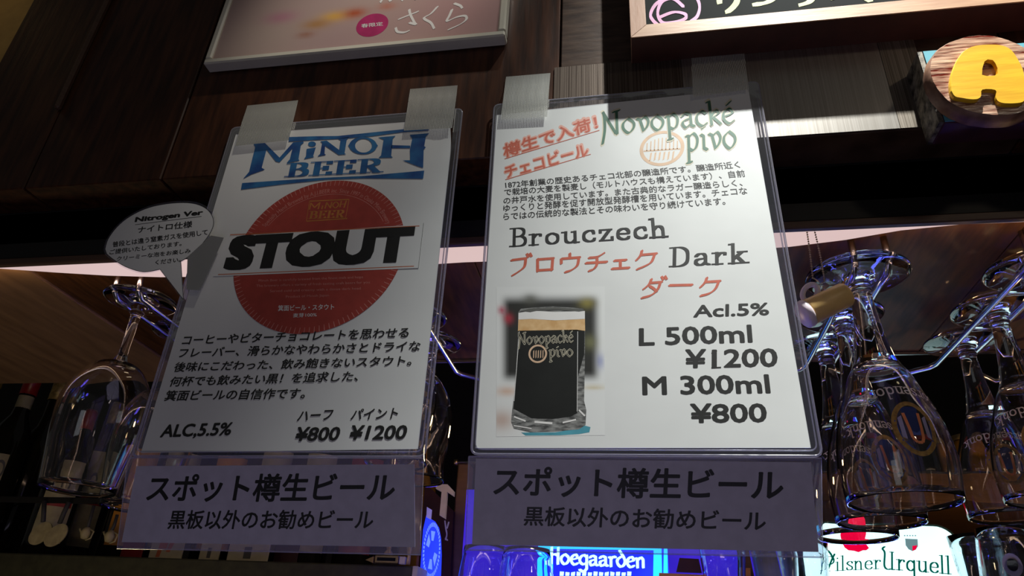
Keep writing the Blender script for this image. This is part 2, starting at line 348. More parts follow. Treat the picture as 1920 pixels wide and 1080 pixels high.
SL = {  # slab / modern serif
 'B': (.66, ['.15,.95 .15,.0', '~.02,.97 .35,.97 .50,.86 .50,.64 .36,.52 .15,.52', '~.15,.52 .42,.52 .56,.38 .56,.15 .42,.02 .02,.02']),
 'E': (.62, ['.15,.95 .15,.0', '.02,.97 .52,.97 .52,.80', '.02,.02 .54,.02 .54,.2', '.15,.5 .42,.5', '.42,.38 .42,.62']),
 'R': (.68, ['.15,.95 .15,.0', '~.02,.97 .38,.97 .52,.84 .52,.62 .36,.50 .15,.50', '.32,.50 .56,.0', '.02,.02 .28,.02', '.50,.02 .66,.02']),
 'r': (.50, ['.02,.58 .14,.58', '.14,.6 .14,0', '.02,.02 .30,.02', '~.14,.38 .26,.57 .40,.56 .41,.48']),
 'o': (.60, ['~.28,.58 .10,.45 .10,.15 .28,.02 .47,.15 .47,.45 .28,.58']),
 'u': (.64, ['.0,.58 .12,.58', '~.12,.6 .12,.14 .24,.02 .36,.04 .46,.16', '.46,.6 .46,0', '.36,.58 .46,.58', '.46,.02 .58,.02']),
 'c': (.54, ['~.44,.42 .40,.57 .25,.58 .09,.44 .09,.15 .26,.02 .42,.06 .46,.16']),
 'z': (.56, ['.07,.44 .07,.58 .46,.58', '.42,.58 .10,.02', '.06,.02 .49,.02 .49,.18']),
 'e': (.56, ['~.10,.32 .45,.32 .42,.52 .27,.58 .10,.45 .09,.15 .26,.02 .42,.06 .46,.14']),
 'h': (.64, ['.02,.98 .12,.98', '.12,1 .12,0', '~.12,.40 .26,.58 .40,.54 .45,.4', '.45,.42 .45,0', '.0,.02 .25,.02', '.33,.02 .58,.02']),
 'D': (.72, ['.15,.95 .15,.0', '~.02,.97 .36,.97 .56,.80 .60,.5 .56,.18 .36,.02 .02,.02']),
 'a': (.60, ['~.10,.46 .20,.58 .36,.57 .42,.42', '.42,.44 .42,.08 .54,.02', '~.42,.34 .16,.30 .09,.15 .19,.02 .32,.04 .42,.15']),
 'k': (.64, ['.02,.98 .12,.98', '.12,1 .12,0', '0,.02 .25,.02', '.12,.22 .42,.58', '.30,.58 .55,.58', '.24,.36 .46,.02', '.33,.02 .60,.02']),
 'P': (.62, ['.15,.95 .15,.0', '~.02,.97 .36,.97 .52,.84 .52,.60 .36,.46 .15,.46', '.02,.02 .28,.02']),
 'i': (.32, ['.04,.58 .14,.58', '.14,.6 .14,0', '.02,.02 .26,.02', '.14,.80 .14,.86']),
 'l': (.32, ['.04,.98 .14,.98', '.14,1 .14,0', '.02,.02 .26,.02']),
 's': (.48, ['~.40,.46 .36,.57 .20,.58 .09,.46 .22,.33 .38,.22 .38,.08 .22,.02 .09,.06 .07,.18']),
 'n': (.64, ['.02,.58 .12,.58', '.12,.6 .12,0', '~.12,.40 .26,.58 .40,.54 .45,.4', '.45,.42 .45,0', '.0,.02 .25,.02', '.33,.02 .58,.02']),
 'q': (.62, ['~.44,.46 .28,.58 .10,.44 .10,.15 .28,.02 .44,.14', '.46,.6 .46,-.36', '.36,-.36 .58,-.36']),
 'U': (.80, ['~.16,1.25 .04,1.12 .16,.9 .14,.2 .30,.0 .50,.04', '.56,.98 .56,.0 .70,.02', '.46,.97 .62,.97']),
 'C': (.66, ['~.54,.72 .46,.95 .30,.97 .10,.78 .10,.2 .30,.0 .48,.04 .56,.24']),
 'd': (.64, ['~.44,.46 .28,.58 .10,.44 .10,.15 .28,.02 .44,.14', '.46,1 .46,0', '.36,.98 .46,.98', '.46,.02 .58,.02']),
}
def word(font, s, nib, thin, gap=0.0):
    x = 0; out = []
    for ch in s:
        if ch == ' ': x += .35; continue
        wd, st = font[ch]
        out += [[(a+x, b) for a, b in p] for p in pen(st, nib, thin)]
        x += wd+gap
    return out, x-gap
def affine(pl, BLp, BRp, TLp, lift, org=(0, 0), s=1.0):
    o0 = org
    f = lambda q: pl.P(o0[0]+q[0]/s, o0[1]+q[1]/s, lift)
    a, b, c = f(BLp), f(BRp), f(TLp)
    return a, b-a, c-a
def pen_text(mb, font, s, nib, thin, pl, BLp, BRp, TLp, lift, org=(0, 0), sc_=1.0, gap=0.0, em=1.0):
    polys, W = word(font, s, nib, thin, gap); a, u, v = affine(pl, BLp, BRp, TLp, lift, org, sc_)
    for k, p in enumerate(polys): mb.add([a+u*(q[0]/W)+v*(q[1]/em)+pl.n*(k*6e-7) for q in p], [tuple(range(len(p)))])
_tc = {}
def glyphs(s):
    """ink outline of a line of type as a flat mesh: verts (x,y), faces"""
    if s in _tc: return _tc[s]
    c = bpy.data.curves.new('type', 'FONT'); c.body = s; c.resolution_u = 3
    o = bpy.data.objects.new('type', c); COL.objects.link(o)
    dg = bpy.context.evaluated_depsgraph_get(); dg.update()
    me = bpy.data.meshes.new_from_object(o.evaluated_get(dg))
    V = [(v.co.x, v.co.y) for v in me.vertices]; Fc = [tuple(p.vertices) for p in me.polygons]
    bpy.data.objects.remove(o); bpy.data.curves.remove(c); bpy.data.meshes.remove(me)
    _tc[s] = (V, Fc); return V, Fc
def type_text(mb, s, pl, BLp, BRp, TLp, lift, org=(0, 0), sc_=1.0, bold=0.0, n=6):
    V, Fc = glyphs(s)
    x0, x1 = min(v[0] for v in V)-bold, max(v[0] for v in V)+bold; y0, y1 = min(v[1] for v in V)-bold, max(v[1] for v in V)+bold
    a, u, v = affine(pl, BLp, BRp, TLp, lift, org, sc_)
    offs = [(0, 0)] if not bold else [(i*bold*.2, j*bold*.2) for i in range(-5, 6) for j in range(-5, 6)] if n < 0 else [(math.cos(k*2*math.pi/n)*bold, math.sin(k*2*math.pi/n)*bold) for k in range(n)]+([(0, 0)] if bold > 0.03 else [])
    for k, (dx, dy) in enumerate(offs):
        mb.add([a+u*((q[0]+dx-x0)/(x1-x0))+v*((q[1]+dy-y0)/(y1-y0))+pl.n*(k*1.2e-6) for q in V], Fc)
def pxpoly(mb, pl, pts, lift, org=(0, 0), s=1.0): mb.poly([pl.P(org[0]+x/s, org[1]+y/s, lift) for x, y in pts])
def pxline(mb, pl, a, b, wpx, lift, org=(0, 0), s=1.0):
    A = Vector((org[0]+a[0]/s, org[1]+a[1]/s)); B = Vector((org[0]+b[0]/s, org[1]+b[1]/s)); d = (B-A).normalized(); n = Vector((-d.y, d.x))*wpx/2
    mb.add([pl.P(*(A+n), lift), pl.P(*(B+n), lift), pl.P(*(B-n), lift), pl.P(*(A-n), lift)], [(0, 1, 2, 3)])
def pxpen(mb, pl, strokes, nib, thin, lift, org=(0, 0), s=1.0):
    """strokes given in pixels (y down)"""
    for k, p in enumerate(pen(strokes, nib, thin)): mb.add([pl.P(org[0]+q[0]/s, org[1]+q[1]/s, lift)+pl.n*(k*8e-7) for q in p], [tuple(range(len(p)))])
def disc_pts(c, u, v, rx, ry, n=64, a0=0, a1=2*math.pi):
    return [c+u*(rx*math.cos(a0+(a1-a0)*k/n))+v*(ry*math.sin(a0+(a1-a0)*k/n)) for k in range(n if a1-a0 > 6.28 else n+1)]
def ring(mb, c, u, v, rx, ry, w_, n=64):
    o = disc_pts(c, u, v, rx, ry, n); i = disc_pts(c, u, v, rx-w_, ry-w_, n)
    mb.add(o+i, [(k, (k+1) % n, (k+1) % n+n, k+n) for k in range(n)])
def vgrid(name, pl, quad, nx, ny, fn, m, parent, lift):
    """printed picture: a fine grid carrying a colour per vertex; quad = TL,TR,BR,BL pixels"""
    TL, TR, BR, BLq = [pl.P(*q, lift) for q in quad]; V = []; C = []
    for j in range(ny+1):
        for i in range(nx+1):
            a, b = i/nx, j/ny; V.append((TL*(1-a)+TR*a)*(1-b)+(BLq*(1-a)+BR*a)*b); C.append(fn(a, b))
    Fc = [(j*(nx+1)+i, j*(nx+1)+i+1, (j+1)*(nx+1)+i+1, (j+1)*(nx+1)+i) for j in range(ny) for i in range(nx)]
    o = mesh(name, V, Fc, m, parent); ca = o.data.color_attributes.new('Col', 'FLOAT_COLOR', 'POINT')
    for k, c in enumerate(C): ca.data[k].color = (*c, 1)
    return o
def struct(o, label=None): o['kind'] = 'structure'; return o

WY = 0.457           # front face of the panelled wall
PY = 0.452           # the posters hang just in front of it
# ------------------------------------------------------------------ setting
wall = struct(bpy.data.objects.new('wall_front', None)); COL.objects.link(wall); wall.location = (0, WY, 1.8264)
wall['label'] = 'dark brown vertical plank wall panel above the rack'
for x0, x1, mm in ((-1.3, -.672, 'ochre'), (-.672, -.564, 'plank'), (-.564, -.42, 'plank'), (-.42, -.0555, 'plank'), (-.0555, .30, 'plank_grey'), (.30, .66, 'plank'), (.66, 1.0, 'plank')):
    if mm == 'ochre': continue
    MB().box((x0+.0008, WY, 1.8264), (x1-.0008, WY+.038, 2.62), .0010).obj('plank', M[mm], wall)
b = MB().box((-.5665, WY-.007, 1.922), (-.5605, WY-.0002, 2.62), .002).obj('moulding', M['trimwood'], wall)
struct(MB().box((-.672, WY+.0385, 1.79), (1.2, WY+.06, 2.62)).obj('wall_core', M['black_dull']))
struct(MB().box((-2.4, .62, 1.84), (-.60, .66, 3.0)).obj('wall_left', M['ochre']))
struct(MB().box((-2.0, .4955, 1.7725), (1.6, .5005, 1.8262), .001).obj('trim_1', M['black']))
struct(MB().box((-2.0, .4935, 1.7650), (1.6, .4995, 1.7723), .001).obj('trim_2', M['trimwood']))
struct(MB().box((-2.0, .5305, 1.8264), (1.6, .5310, 1.84)).obj('trim_4', M['black']))
ceil = struct(bpy.data.objects.new('ceiling', None)); COL.objects.link(ceil); ceil.location = (0, .7, 1.7975)
x = -.63
while x < 1.3:
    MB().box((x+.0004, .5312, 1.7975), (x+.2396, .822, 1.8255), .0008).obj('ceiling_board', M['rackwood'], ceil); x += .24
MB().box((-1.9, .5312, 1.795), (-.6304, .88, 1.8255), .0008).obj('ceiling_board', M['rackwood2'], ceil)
struct(MB().box((-.6296, .8224, 1.794), (1.3, .8254, 1.8255)).obj('trim_3', M['chrome']))
struct(MB().box((-3.0, 1.75, 0), (3.0, 1.80, 3.0)).obj('wall_back', M['wall_dark']))
struct(MB().box((-3.0, -3.0, -.05), (3.0, 1.80, 0)).obj('floor', M['floor']))
plx = Plane((0, WY-.0006, 0), (0, -1, 0))
# brushed strip along the foot of the panel
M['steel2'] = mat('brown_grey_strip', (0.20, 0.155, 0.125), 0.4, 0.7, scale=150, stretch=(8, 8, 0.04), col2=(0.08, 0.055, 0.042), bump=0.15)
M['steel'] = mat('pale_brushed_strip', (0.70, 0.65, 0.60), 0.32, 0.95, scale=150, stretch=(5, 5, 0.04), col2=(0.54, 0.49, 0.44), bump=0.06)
mp = thing('metal_strip', 'brushed grey strip along the lower edge of the plank wall', 'strip', (0.09, WY, 1.87))
z1 = 1.8275
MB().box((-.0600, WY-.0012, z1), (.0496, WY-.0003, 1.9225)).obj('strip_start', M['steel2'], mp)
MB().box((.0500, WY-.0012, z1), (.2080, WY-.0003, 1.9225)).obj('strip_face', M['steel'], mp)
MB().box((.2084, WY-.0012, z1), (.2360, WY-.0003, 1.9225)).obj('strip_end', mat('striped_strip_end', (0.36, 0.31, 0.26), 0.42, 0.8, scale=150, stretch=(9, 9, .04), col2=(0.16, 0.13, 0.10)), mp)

# ------------------------------------------------------------------ A. framed blossom poster
fy = .4435
fz = at(660, 101, fy).z
xl = at(380, 118, fy).x; xr = at(946, 66, fy).x; fz = 1.9561
fr = thing('picture_frame', 'ivory framed pink blossom poster hung high on the plank wall', 'framed picture', ((xl+xr)/2, WY, fz))
rw = .0070; top = 2.30
MB().box((xl, fy, fz), (xr, WY-.0005, fz+rw), .0015).obj('rail', M['frame_white'], fr)
MB().box((xl, fy, top), (xr, WY-.0005, top+rw), .0015).obj('rail', M['frame_white'], fr)
MB().box((xl, fy, fz+rw), (xl+rw, WY-.0005, top), .0015).obj('rail', M['frame_white'], fr)
MB().box((xr-rw, fy, fz+rw), (xr, WY-.0005, top), .0015).obj('rail', M['frame_white'], fr)
pf = Plane((0, fy+.003, 0), (0, -1, 0)); pfz0, pfz1 = fz+rw*.6, top+rw*.5
def blossom(a, b):
    # a across, b down (0 at the top of the print, 1 at the bottom edge)
    import math as mm
    base = (0.50, 0.38, 0.33); k = .5+.5*mm.sin(a*9+b*7)*mm.cos(b*11-a*3)
    c = [base[0]-.06*k, base[1]-.08*k, base[2]-.04*k]
    def blob(cx, cy, rx, ry, col, st=1):
        d = ((a-cx)/rx)**2+((b-cy)/ry)**2; f = mm.exp(-d)*st
        for i in range(3): c[i] = c[i]*(1-f)+col[i]*f
    blob(.92, .90, .30, .20, (.40, .20, .20), .8)
    blob(.42, .86, .05, .02, (.75, .42, .08)); blob(.36, .885, .05, .02, (.45, .22, .06), .9); blob(.33, .925, .03, .012, (.35, .14, .08), .8)
    blob(.49, .855, .04, .02, (.45, .08, .02)); blob(.22, .84, .06, .025, (.50, .18, .28), .7); blob(.60, .84, .03, .015, (.5, .1, .03), .6)
    for i in range(9): blob(.1+.1*i, .12+.07*((i*5) % 9), .07, .05, (.72, .45, .45), .7)
    return tuple(c)
q = [Vector((xl+rw*.5, fy+.003, pfz1)), Vector((xr-rw*.5, fy+.003, pfz1)), Vector((xr-rw*.5, fy+.003, pfz0)), Vector((xl+rw*.5, fy+.003, pfz0))]
V = []; C = []; nx, ny = 60, 90
for j in range(ny+1):
    for i in range(nx+1): a, b_ = i/nx, j/ny; V.append((q[0]*(1-a)+q[1]*a)*(1-b_)+(q[3]*(1-a)+q[2]*a)*b_); C.append(blossom(a, b_))
o = mesh('print_sheet', V, [(j*(nx+1)+i, j*(nx+1)+i+1, (j+1)*(nx+1)+i+1, (j+1)*(nx+1)+i) for j in range(ny) for i in range(nx)], M['photo'], fr)
ca = o.data.color_attributes.new('Col', 'FLOAT_COLOR', 'POINT')
for k, c in enumerate(C): ca.data[k].color = (*c, 1)
MB().box((xl+rw*.4, fy+.0036, fz+rw*.5), (xr-rw*.4, WY-.001, top+.002)).obj('backing_board', M['black_dull'], fr)
c = pf.P(698, 47, .0003); rr = (pf.P(728, 42, 0)-pf.P(668, 50, 0)).length/2
m_ = MB(); m_.poly(disc_pts(c, Vector((1, 0, 0)), Vector((0, 0, 1)), rr, rr*.98)); m_.obj('round_seal', M['magenta'], fr)
m_ = MB(); Z2 = (380, 0); s2 = 3.2724
type_text(m_, '春限定', pf, (975, 172), (1108, 158), (972, 148), .0006, Z2, s2, .01)
pxpen(m_, pf, ['~1205,118 1250,100 1320,72', '~1268,60 1275,90 1300,140 1308,150 1270,140', '~1185,172 1195,195 1235,200 1265,190'], (7, -4), 2.5, .0006, Z2, s2)
pxpen(m_, pf, ['~1440,42 1400,85 1358,112 1400,140 1420,175'], (7, -4), 2.5, .0006, Z2, s2)
pxpen(m_, pf, ['~1545,22 1580,35 1592,50', '~1530,60 1515,95 1500,130 1560,105 1610,98 1618,120 1580,150 1510,182'], (7, -4), 2.5, .0006, Z2, s2)
type_text(m_, 'サンクトガーレン', pf, (1065, 22), (1640, -24), (1050, -75), .0006, Z2, s2, .02)
m_.obj('white_lettering', M['white_ink'], fr)

# ------------------------------------------------------------------ B. chalkboard
by = .427; bz = 1.9199
bx = at(1183, 70, by).x
cb = thing('chalkboard', 'black chalkboard menu in a pale wooden frame, top right of the wall', 'chalkboard', (bx+.25, WY, bz))
bxr = bx+.52; btop = bz+.34; rw = .0135
def rail(p, name, m): return MB().prism([Vector((a, by, b_)) for a, b_ in p], (0, WY-.0005-by, 0)).obj(name, m, cb)
g = .0003
rail([(bx, bz), (bxr, bz), (bxr-rw, bz+rw), (bx+rw, bz+rw)], 'rail', M['board_wood'])
rail([(bx, btop), (bx+rw, btop-rw), (bxr-rw, btop-rw), (bxr, btop)], 'rail', M['board_wood'])
rail([(bx, bz+g*2), (bx+rw-g, bz+rw+g), (bx+rw-g, btop-rw-g), (bx, btop-g*2)], 'rail', M['board_side'])
rail([(bxr, bz+g*2), (bxr, btop-g*2), (bxr-rw+g, btop-rw-g), (bxr-rw+g, bz+rw+g)], 'rail', M['board_side'])
MB().box((bx+.0004, by+.0012, bz-.0007), (bxr-.0004, WY-.0006, bz-.0001)).obj('shaded_underside', mat('underside_shade_red', (0.07, 0.018, 0.010), 0.6), cb)  # thin dark strip that paints in the shade under the rail
MB().box((bx+rw*.7, by+.005, bz+rw*.7), (bxr-rw*.7, WY-.002, btop-rw*.7)).obj('writing_surface', M['chalk_black'], cb)
pb = Plane((0, by+.005, 0), (0, -1, 0)); Z2 = (1180, 0); s2 = 2.5946
m_ = MB(); pxpen(m_, pb, ['~240,-18 190,-14 130,20 103,70 115,100 135,118', '~300,-30 330,-5 342,35 330,80 300,104', '~262,32 215,-4 160,8 138,60 150,100 175,112 240,104 275,88 268,68 215,60 150,84'], (6, 0), 5.5, .0006, Z2, s2)
m_.obj('chalk_number', M['chalk_pink'], cb)
m_ = MB(); pxpen(m_, pb, ['438,-40 438,12', '~518,-60 525,0 505,35 478,58', '~610,22 650,18 690,2 720,-30', '~835,24 875,10 905,-25', '~890,-60 850,-80 800,-70', '~1120,-30 1150,-10 1172,2', '~980,-60 1010,-20 990,-8', '440,-60 520,-64', '~600,-60 640,-55 670,-40'], (12, -3), 8, .0006, Z2, s2)
m_.obj('chalk_writing', M['chalk_yellow'], cb)

# ------------------------------------------------------------------ C. letter sign at the right
sy_ = .430
A0 = at(1736, 95, sy_); A1 = at(1764, 229, sy_); lx = (A0.x+A1.x)/2
ls = thing('letter_sign', 'teal board carrying round log slices with painted yellow letters', 'sign', (lx+.15, WY, A1.z))
MB().box((lx, sy_+.0008, A1.z), (lx+.40, WY-.0015, A0.z), .001).obj('backing_board', M['maroon'], ls)
MB().box((lx+.0004, sy_, A1.z+.0004), (lx+.3996, sy_+.0006, A0.z-.0004)).obj('painted_face', M['teal'], ls)
MB().box((lx-.0035, sy_+.0004, A1.z+.0003), (lx-.0002, WY-.0018, A0.z-.0003)).obj('board_edge', M['teal_side'], ls)
dyf = .4175
def log_slice(cx, cz, r, letter):
    n = 72; random.seed(int(abs(cx)*1000)); P0 = []
    for k in range(n):
        a = 2*math.pi*k/n; q_ = r*(1+.010*math.sin(5*a+1)+.012*random.uniform(-1, 1)*.5); P0.append((cx+q_*math.cos(a), cz+q_*math.sin(a)*1.04))
    V = [Vector((a, dyf+.0015, b_)) for a, b_ in P0]; V2 = [Vector((cx+(a-cx)*1.02, dyf+.006, cz+(b_-cz)*1.02)) for a, b_ in P0]; V3 = [Vector((a, sy_-.0004, b_)) for a, b_ in P0]
    V0 = [Vector((cx+(a-cx)*.97, dyf, cz+(b_-cz)*.97)) for a, b_ in P0]
    mb = MB(); mb.add(V0+V+V2+V3, [(k+j*n, (k+1) % n+j*n, (k+1) % n+(j+1)*n, k+(j+1)*n) for k in range(n) for j in range(3)]); d_ = mb.obj('log_slice', M['bark'], ls, True)
    mb = MB(); mb.poly([v+Vector((0, -.0001, 0)) for v in V0]); mb.obj('cut_face', M['redbrown'], d_)
    if letter: letter(cx, cz, r, d_)
def letterA(cx, cz, r, par):
    Z = (1720, 60); s_ = 6.355; pl = Plane((0, dyf-.0038, 0), (0, -1, 0))
    outl = [(408,700),(400,600),(420,480),(480,330),(570,220),(690,165),(860,150),(1010,160),(1120,215),(1200,330),(1255,440),(1275,560),(1285,760),(1270,820),(1200,845),(1040,848),(960,820),(935,770),(930,690),(775,685),(760,760),(720,795),(640,800),(540,785),(450,765)]
    O = [(v.x, v.y) for v in smooth_path([Vector((a, b_, 0)) for a, b_ in outl+[outl[0]]], 3)[:-1]]
    hole = [(770,510),(775,430),(800,350),(840,325),(900,335),(930,370),(955,430),(960,490),(920,520),(830,525)]
    # outline with a keyhole cut so that the counter of the A is a real hole
    ko = [pl.P(Z[0]+a/s_, Z[1]+b_/s_) for a, b_ in O]; kh = [pl.P(Z[0]+a/s_, Z[1]+b_/s_) for a, b_ in hole]
    T = [tuple(t) for t in tessellate_polygon([ko, kh[::-1]])]; pts = ko+kh[::-1]; n = len(pts); dv = Vector((0, .0036, 0))
    sh = Vector((0, .0010, 0)); ctr = sum(ko, Vector())/len(ko)
    Fc = [t for t in T]; no = len(ko)
    V = pts+[p+sh+((p-ctr)*.02 if i < no else Vector()) for i, p in enumerate(pts)]+[p+dv+((p-ctr)*.02 if i < no else Vector()) for i, p in enumerate(pts)]
    for j in range(2):
        Fc += [(i+j*n, (i+1) % no+j*n, (i+1) % no+(j+1)*n, i+(j+1)*n) for i in range(no)]
        nh = n-no; Fc += [(no+i+j*n, no+(i+1) % nh+j*n, no+(i+1) % nh+(j+1)*n, no+i+(j+1)*n) for i in range(nh)]
    mesh('letter', V, Fc, M['yellow_paint'], par)
cA = at(1852, 139, dyf); rA = (at(1958, 120, dyf)-at(1745, 150, dyf)).length/2
log_slice(cA.x, cA.z, rA, letterA)
log_slice(cA.x+rA*2.04, cA.z+.004, rA, None)
# ------------------------------------------------------------------ D. the two big posters
def sleeve(par, pl, outer, inner, m_face=None):
    """hard clear sleeve: two thin faces and a welded rim around the paper"""
    O = [pl.P(*p, .0012) for p in outer]; I = [pl.P(*p, .0012) for p in inner]
    O2 = [p-pl.n*.0028 for p in O]; I2 = [p-pl.n*.0028 for p in I]
    def rnd(Q, r):
        out = []
        for i in range(4):
            a, b_, c_ = Q[i-1], Q[i], Q[(i+1) % 4]; d1 = (a-b_).normalized(); d2 = (c_-b_).normalized()
            for t in range(5): u = t/4; p = (b_+d1*r)*(1-u)**2+b_*2*u*(1-u)+(b_+d2*r)*u*u; out.append(p)
        return out
    def band(A, B): n = len(A); mb = MB(); mb.add(A+B, [(i, (i+1) % n, (i+1) % n+n, i+n) for i in range(n)]); return mb
    OR = rnd(O, .005)
    # rim: rounded bead
    bead = MB(); path = OR+[OR[0]]
    cen = sum(OR, Vector())/len(OR)
    bead.tube([p+(cen-p)*.004-pl.n*.0006 for p in path], .00085, 6, False); bead.obj('welded_rim', M['sleeve_edge'], par, True)
    mid = [p+(cen-p).normalized()*.0048 for p in OR]
    bead = MB(); bead.tube([p-pl.n*.0004 for p in mid+[mid[0]]], .0005, 5, False); bead.obj('crease_line', M['sleeve_edge'], par, True)
    IR = rnd(I, .002)
    band(OR, IR).obj('clear_border', M['sleeve'], par)
pR = Plane((0, PY, 0), (0, -1, 0))
po = thing('beer_poster', 'laminated white menu poster with a photo of a dark beer, the right one', 'poster', (0, PY, 1.574))
RPq = [(929, 215.7), (1403, 165.6), (1520.5, 839.7), (891, 840)]
MB().prism([pR.P(*p) for p in RPq], (0, .0006, 0)).obj('paper_sheet', M['paper'], po)
sleeve(po, pR, [(926, 196), (1422, 152), (1544, 857), (882, 853)], RPq)
Z1 = (900, 120); s1 = 3.4286; h1, h2, h3 = .00015, .0003, .00045
m_ = MB()
type_text(m_, '樽生で入荷！', pR, (152, 618), (768, 418), (138, 512), h1, Z1, s1, .085, 10)
type_text(m_, 'チェコビール', pR, (160, 752), (712, 590), (146, 650), h1, Z1, s1, .085, 10)
m_.obj('pale_red_glow_print', M['halo'], po)
m_ = MB()
type_text(m_, '樽生で入荷！', pR, (155, 606), (762, 418), (145, 518), h2, Z1, s1, .022, 8)
type_text(m_, 'チェコビール', pR, (165, 738), (702, 588), (152, 656), h2, Z1, s1, .022, 8)
pxline(m_, pR, (158, 610), (768, 426), 1.3, h2, Z1, s1); pxline(m_, pR, (163, 744), (712, 580), 1.3, h2, Z1, s1)
B2 = (880, 400); s2 = 2.25
m_.obj('red_title_lettering', M['redtext'], po)
m_ = MB()
KT = {'bu': ['178,198 238,190', '~238,190 232,225 205,248 182,262', '243,172 249,184', '256,170 262,181'],
 'ro': ['288,193 288,245', '288,195 355,190', '352,190 348,240', '288,241 350,237'],
 'u': ['424,170 424,186', '388,192 388,212', '388,192 466,186', '~462,188 455,220 430,240 405,248'],
 'chi': ['~505,188 540,184 568,168', '492,210 580,205', '~538,186 538,215 525,235 505,243'],
 'e': ['612,200 662,197', '637,199 637,232', '602,234 674,230'],
 'ku': ['~728,158 722,178 705,198', '722,176 790,170', '~782,172 768,205 742,222 708,236'],
 'da': ['~768,278 758,300 735,320', '762,294 812,290', '~806,291 795,320 768,345 728,357', '~762,308 778,318 790,330', '812,268 818,279', '826,266 832,277'],
 'cho': ['844,304 940,302'],
 'ku2': ['~1002,272 994,292 975,312', '994,290 1058,286', '~1052,287 1038,318 1012,338 976,348']}
for k in KT.values(): pxpen(m_, pR, k, (4.8, -3.2), 2.9, h2, B2, s2)
m_.obj('red_katakana', M['redtext'], po)
m_ = MB()
for t, a, b_, c_ in (('1872年創業の歴史あるチェコ北部の醸造所です。醸造所近く', (165, 800), (1675, 668), (160, 757)),
                    ('で栽培の大麦を製麦し（モルトハウスも構えています）、自前', (157, 848), (1708, 726), (155, 803)),
                    ('の井戸水を使用しています。また古典的なラガー醸造らしく、', (152, 902), (1690, 785), (150, 858)),
                    ('ゆっくりと発酵を促す開放型発酵槽を用いています。チェコな', (150, 952), (1722, 838), (150, 905)),
                    ('らではの伝統的な製法とその味わいを守り続けています。', (150, 1005), (1580, 905), (150, 958))):
    type_text(m_, t, pR, a, b_, c_, h2, Z1, s1, .012, 4)
for t, a, b_, c_ in (('Acl.5%', (944, 440), (1265, 430), (946, 387)), ('L 500ml', (715, 560), (1196, 546), (715, 484)), ('¥1200', (908, 655), (1302, 648), (910, 574)),
                    ('M 300ml', (730, 768), (1272, 760), (728, 688)), ('¥800', (932, 886), (1258, 882), (930, 803))):
    type_text(m_, t, pR, a, b_, c_, h2, B2, s2, .024, 8)
pxline(m_, pR, (1021, 652), (1062, 650), 2.6, h2, B2, s2); pxline(m_, pR, (1022, 592), (1044, 578), 3.2, h2, B2, s2)
m_.obj('black_lettering', M['ink'], po)
m_ = MB()
pen_text(m_, SL, 'Brouczech', (.058, 0), .030, pR, (172, 141), (842, 98), (174, 63), h2, B2, s2, gap=.07)
pen_text(m_, SL, 'Dark', (.062, 0), .030, pR, (846, 226), (1180, 208), (848, 144), h2, B2, s2, gap=.06)
m_.obj('serif_lettering', M['ink'], po)
L3 = (1130, 190); s3 = 7.111
m_ = MB()
pen_text(m_, BL_, 'Novopacké', (.060, .038), .045, pR, (-22, 462), (1775, 288), (-30, 130), h1, L3, s3)
pen_text(m_, BL_, 'pivo', (.060, .038), .045, pR, (1100, 665), (1810, 625), (1090, 290), h1, L3, s3)
m_.obj('cream_outline_print', M['cream_ink'], po)
m_ = MB(); c = pR.P(L3[0]+790/s3, L3[1]+625/s3, h1); u = pR.P(L3[0]+1090/s3, L3[1]+605/s3, h1)-c; v = pR.P(L3[0]+800/s3, L3[1]+395/s3, h1)-c
ring(m_, c, u, v, 1, 1, .16); 
for i in range(9): a = -.7+.17*i; m_.add([c+u*(a)+v*-.1, c+u*(a+.05)+v*-.1, c+u*(a+.05)+v*(.3+.3*math.cos(a*2)), c+u*a+v*(.3+.3*math.cos(a*2))], [(0, 1, 2, 3)])
m_.add([c-u*.82-v*.14, c+u*.82-v*.14, c+u*.82-v*.06, c-u*.82-v*.06], [(0, 1, 2, 3)])
for i in range(6): a = -.55+.2*i; m_.add([c+u*a-v*.7, c+u*(a+.08)-v*.62, c+u*(a+.12)-v*.2, c+u*(a+.04)-v*.24], [(0, 1, 2, 3)])
m_.obj('round_emblem_print', M['peach_ink'], po)
m_ = MB()
pen_text(m_, BL_, 'Novopacké', (.050, .030), .018, pR, (-15, 455), (1775, 290), (-22, 140), h3, L3, s3)
pen_text(m_, BL_, 'pivo', (.050, .030), .018, pR, (1105, 660), (1805, 622), (1096, 290), h3, L3, s3)
m_.obj('green_blackletter', M['green_ink'], po)
# printed photograph of the beer mug
def bg(a, b):
    pap = (.775, .785, .775)
    def sm(x, e0, e1): t = min(1, max(0, (x-e0)/(e1-e0))); return t*t*(3-2*t)
    dark = sm(a, .02, .12)*(1-sm(a, .88, .98))*sm(b, .04, .13)*(1-sm(b, .60, .68))
    c = [pap[i]*(1-dark)+(.022, .022, .020)[i]*dark for i in range(3)]
    def blob(cx, cy, rx, ry, col, st):
        f = st*math.exp(-((a-cx)/rx)**2-((b-cy)/ry)**2)
        for i in range(3): c[i] = c[i]*(1-f)+col[i]*f
    blob(.32, .09, .07, .04, (.09, .09, .07), .8); blob(.84, .12, .07, .04, (.30, .25, .05), .8); blob(.87, .40, .06, .05, (.22, .22, .10), .7)
    blob(.05, .17, .035, .03, (.50, .06, .12), .9); blob(.11, .23, .045, .035, (.48, .03, .06), .9); blob(.96, .53, .03, .05, (.12, .16, .5), .6)
    blob(.1, .72, .10, .03, (.62, .30, .14), .6); blob(.05, .90, .12, .06, (.45, .22, .13), .6); blob(.9, .70, .10, .015, (.55, .42, .16), .6)
    return tuple(c)
Z6 = (930, 530); s6 = 3.6
qq = [(2, 30), (735, 25), (735, 1030), (2, 1040)]
